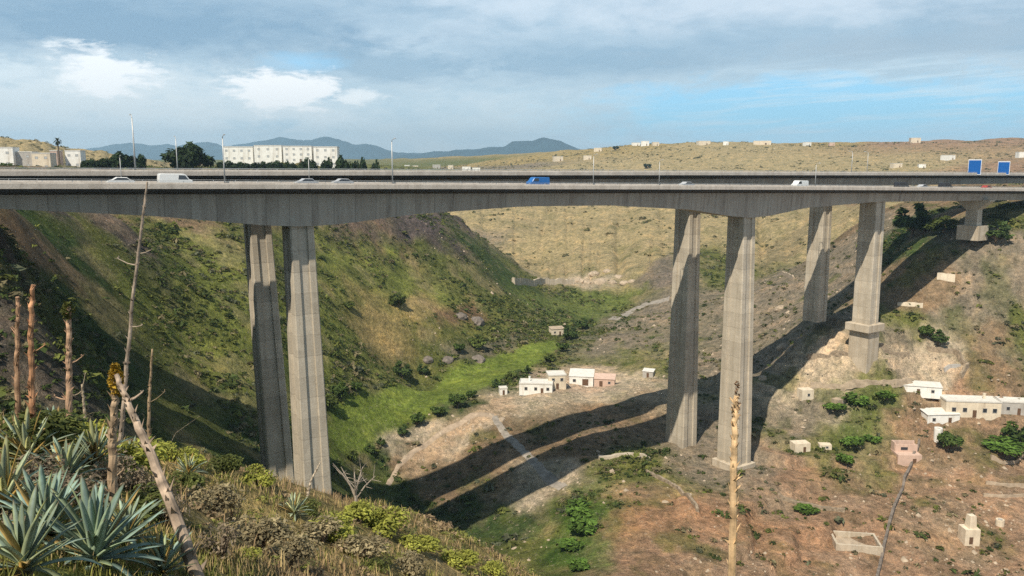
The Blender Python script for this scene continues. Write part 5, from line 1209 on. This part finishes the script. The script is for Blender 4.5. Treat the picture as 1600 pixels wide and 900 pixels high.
for i, (a, yt, wpx, Y) in enumerate(((352, 250, 16, 420), (378, 252, 16, 420), (404, 251, 17, 420), (430, 250, 17, 420), (456, 251, 16, 420), (482, 246, 17, 420), (508, 246, 18, 420), (534, 243, 18, 430), (560, 246, 17, 430), (584, 250, 15, 430))):
    q = floor_at(a, Y); hh = max(P(a, yt, Y).z - q.z, 2.2); o = copy_tree(pt, q - Vector((0, 0, .4)), random.uniform(0, 6), (wpx / FPX * Y / 6, wpx / FPX * Y / 6 * .7, hh / 9.0), f'{ORD[i]} low olive tree from the left below the row of white blocks'); o['group'] = 'low trees below the white blocks'
for a, y_, lb, Y in ((1012, 250, 'dark shrub on the tan ridge slope', 1200), (962, 240, 'dark shrub under the cream crest houses', 1450)):
    q = floor_at(a, Y); copy_tree(pt, q, 1, (1.1, 1.1, .8), lb)
def palm(q, top):
    h_ = top - q.z; root = empty('palm_tree', q); tag(root, 'slender dark palm rising between the plateau houses', 'palm'); rng = np.random.default_rng(5)
    MB().tube([(0, 0, -.5), (.1, 0, h_ * .5), (.05, 0, h_ * .88)], [.42, .3, .28], 9).build('trunk', M['bark'], root)
    vs = MB()
    for i in range(46):
        a = rng.uniform(0, 6.28); e = rng.uniform(-.7, 1.35); L = h_ * .16 * rng.uniform(.8, 1.2); d = Vector((math.cos(a), math.sin(a), 0)); sd = Vector((-d.y, d.x, 0)); p = Vector((.05, 0, h_ * .88)); pr = []
        for k in range(6): pr.append(p.copy()); p = p + (d * math.cos(e) + Vector((0, 0, math.sin(e)))) * L / 5; e -= .32
        for k in range(5):
            w0 = .26 * math.sin(math.pi * (k + .4) / 6); w1 = .26 * math.sin(math.pi * (k + 1.4) / 6); vs.add([pr[k] - sd * w0, pr[k] + sd * w0, pr[k + 1] + sd * w1, pr[k + 1] - sd * w1], [(0, 1, 2, 3)], (.030, .042, .018))
    vs.build('crown', M['leaf'], root, fix=False)
q = floor_at(93, 400); palm(q, P(93, 214, 400).z)

# far mountains: real ridges, kilometres away
def mountain(pts, Y, depth, seed):
    xs = np.array([(p[0] - 800) / FPX * Y for p in pts]); zs = np.array([P(p[0], p[1], Y).z for p in pts])
    nx, ny = 220, 60; X = np.linspace(xs[0], xs[-1], nx); V = np.linspace(-1, 1, ny); XX, VV = np.meshgrid(X, V)
    crest = np.interp(XX, xs, zs) - 60; prof = np.clip(1 - np.abs(VV), 0, 1) ** .8
    r = fbm(XX / 260, VV * depth / 260, seed, 5); Z = 60 + np.maximum(crest, 0) * prof * (.78 + .44 * r) * 1.0
    Z = np.where(np.abs(VV) < .001, Z, Z); ii = (np.arange(ny - 1)[:, None] * nx + np.arange(nx - 1)[None]).ravel()
    o = np_mesh('hills', np.stack([XX.ravel(), (Y + VV * depth).ravel(), Z.ravel()], 1), np.stack([ii, ii + 1, ii + nx + 1, ii + nx], 1), M['mount'], None, True); tag(o, kind='structure')
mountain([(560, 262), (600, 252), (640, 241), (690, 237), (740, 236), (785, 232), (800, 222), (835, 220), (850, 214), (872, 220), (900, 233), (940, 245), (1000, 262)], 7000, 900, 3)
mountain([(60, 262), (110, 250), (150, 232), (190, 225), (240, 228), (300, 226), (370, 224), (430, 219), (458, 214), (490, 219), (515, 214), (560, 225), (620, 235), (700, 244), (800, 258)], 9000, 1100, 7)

# the sea-side air: one closed box of thin haze
mb = MB(); mb.box(0, 4600, 170, 16000, 13000, 640)
me_m = bpy.data.materials.new('haze_air'); me_m.use_nodes = True; hn = me_m.node_tree; hn.nodes.clear()
out = hn.nodes.new('ShaderNodeOutputMaterial'); pv = hn.nodes.new('ShaderNodeVolumePrincipled'); pv.inputs['Color'].default_value = (.55, .80, 1, 1); pv.inputs['Density'].default_value = 1.2e-4; pv.inputs['Anisotropy'].default_value = .2
hn.links.new(pv.outputs[0], out.inputs['Volume'])
hz = mb.build('haze', me_m); tag(hz, kind='stuff')

# ------------------------------------------------------------------ finish
SKY_GAIN = 1.08
bg_mix = mix(nt, 'MIX', .93, mix(nt, 'MULTIPLY', 1, sky_node.outputs[0], g3(.11)), cloud_col)
gain = mix(nt, 'MULTIPLY', 1, bg_mix, g3(10 * SKY_GAIN))
nt.links.new(gain, bg.inputs['Color']); bg.inputs['Strength'].default_value = .1
S.view_settings.view_transform = 'Standard'; S.view_settings.look = 'None'; S.view_settings.exposure = .34; S.view_settings.gamma = 1
S.view_settings.use_curve_mapping = False
S.cycles.max_bounces = 6; S.cycles.diffuse_bounces = 3; S.cycles.transparent_max_bounces = 8; S.cycles.volume_bounces = 0
S.cycles.use_denoising = False
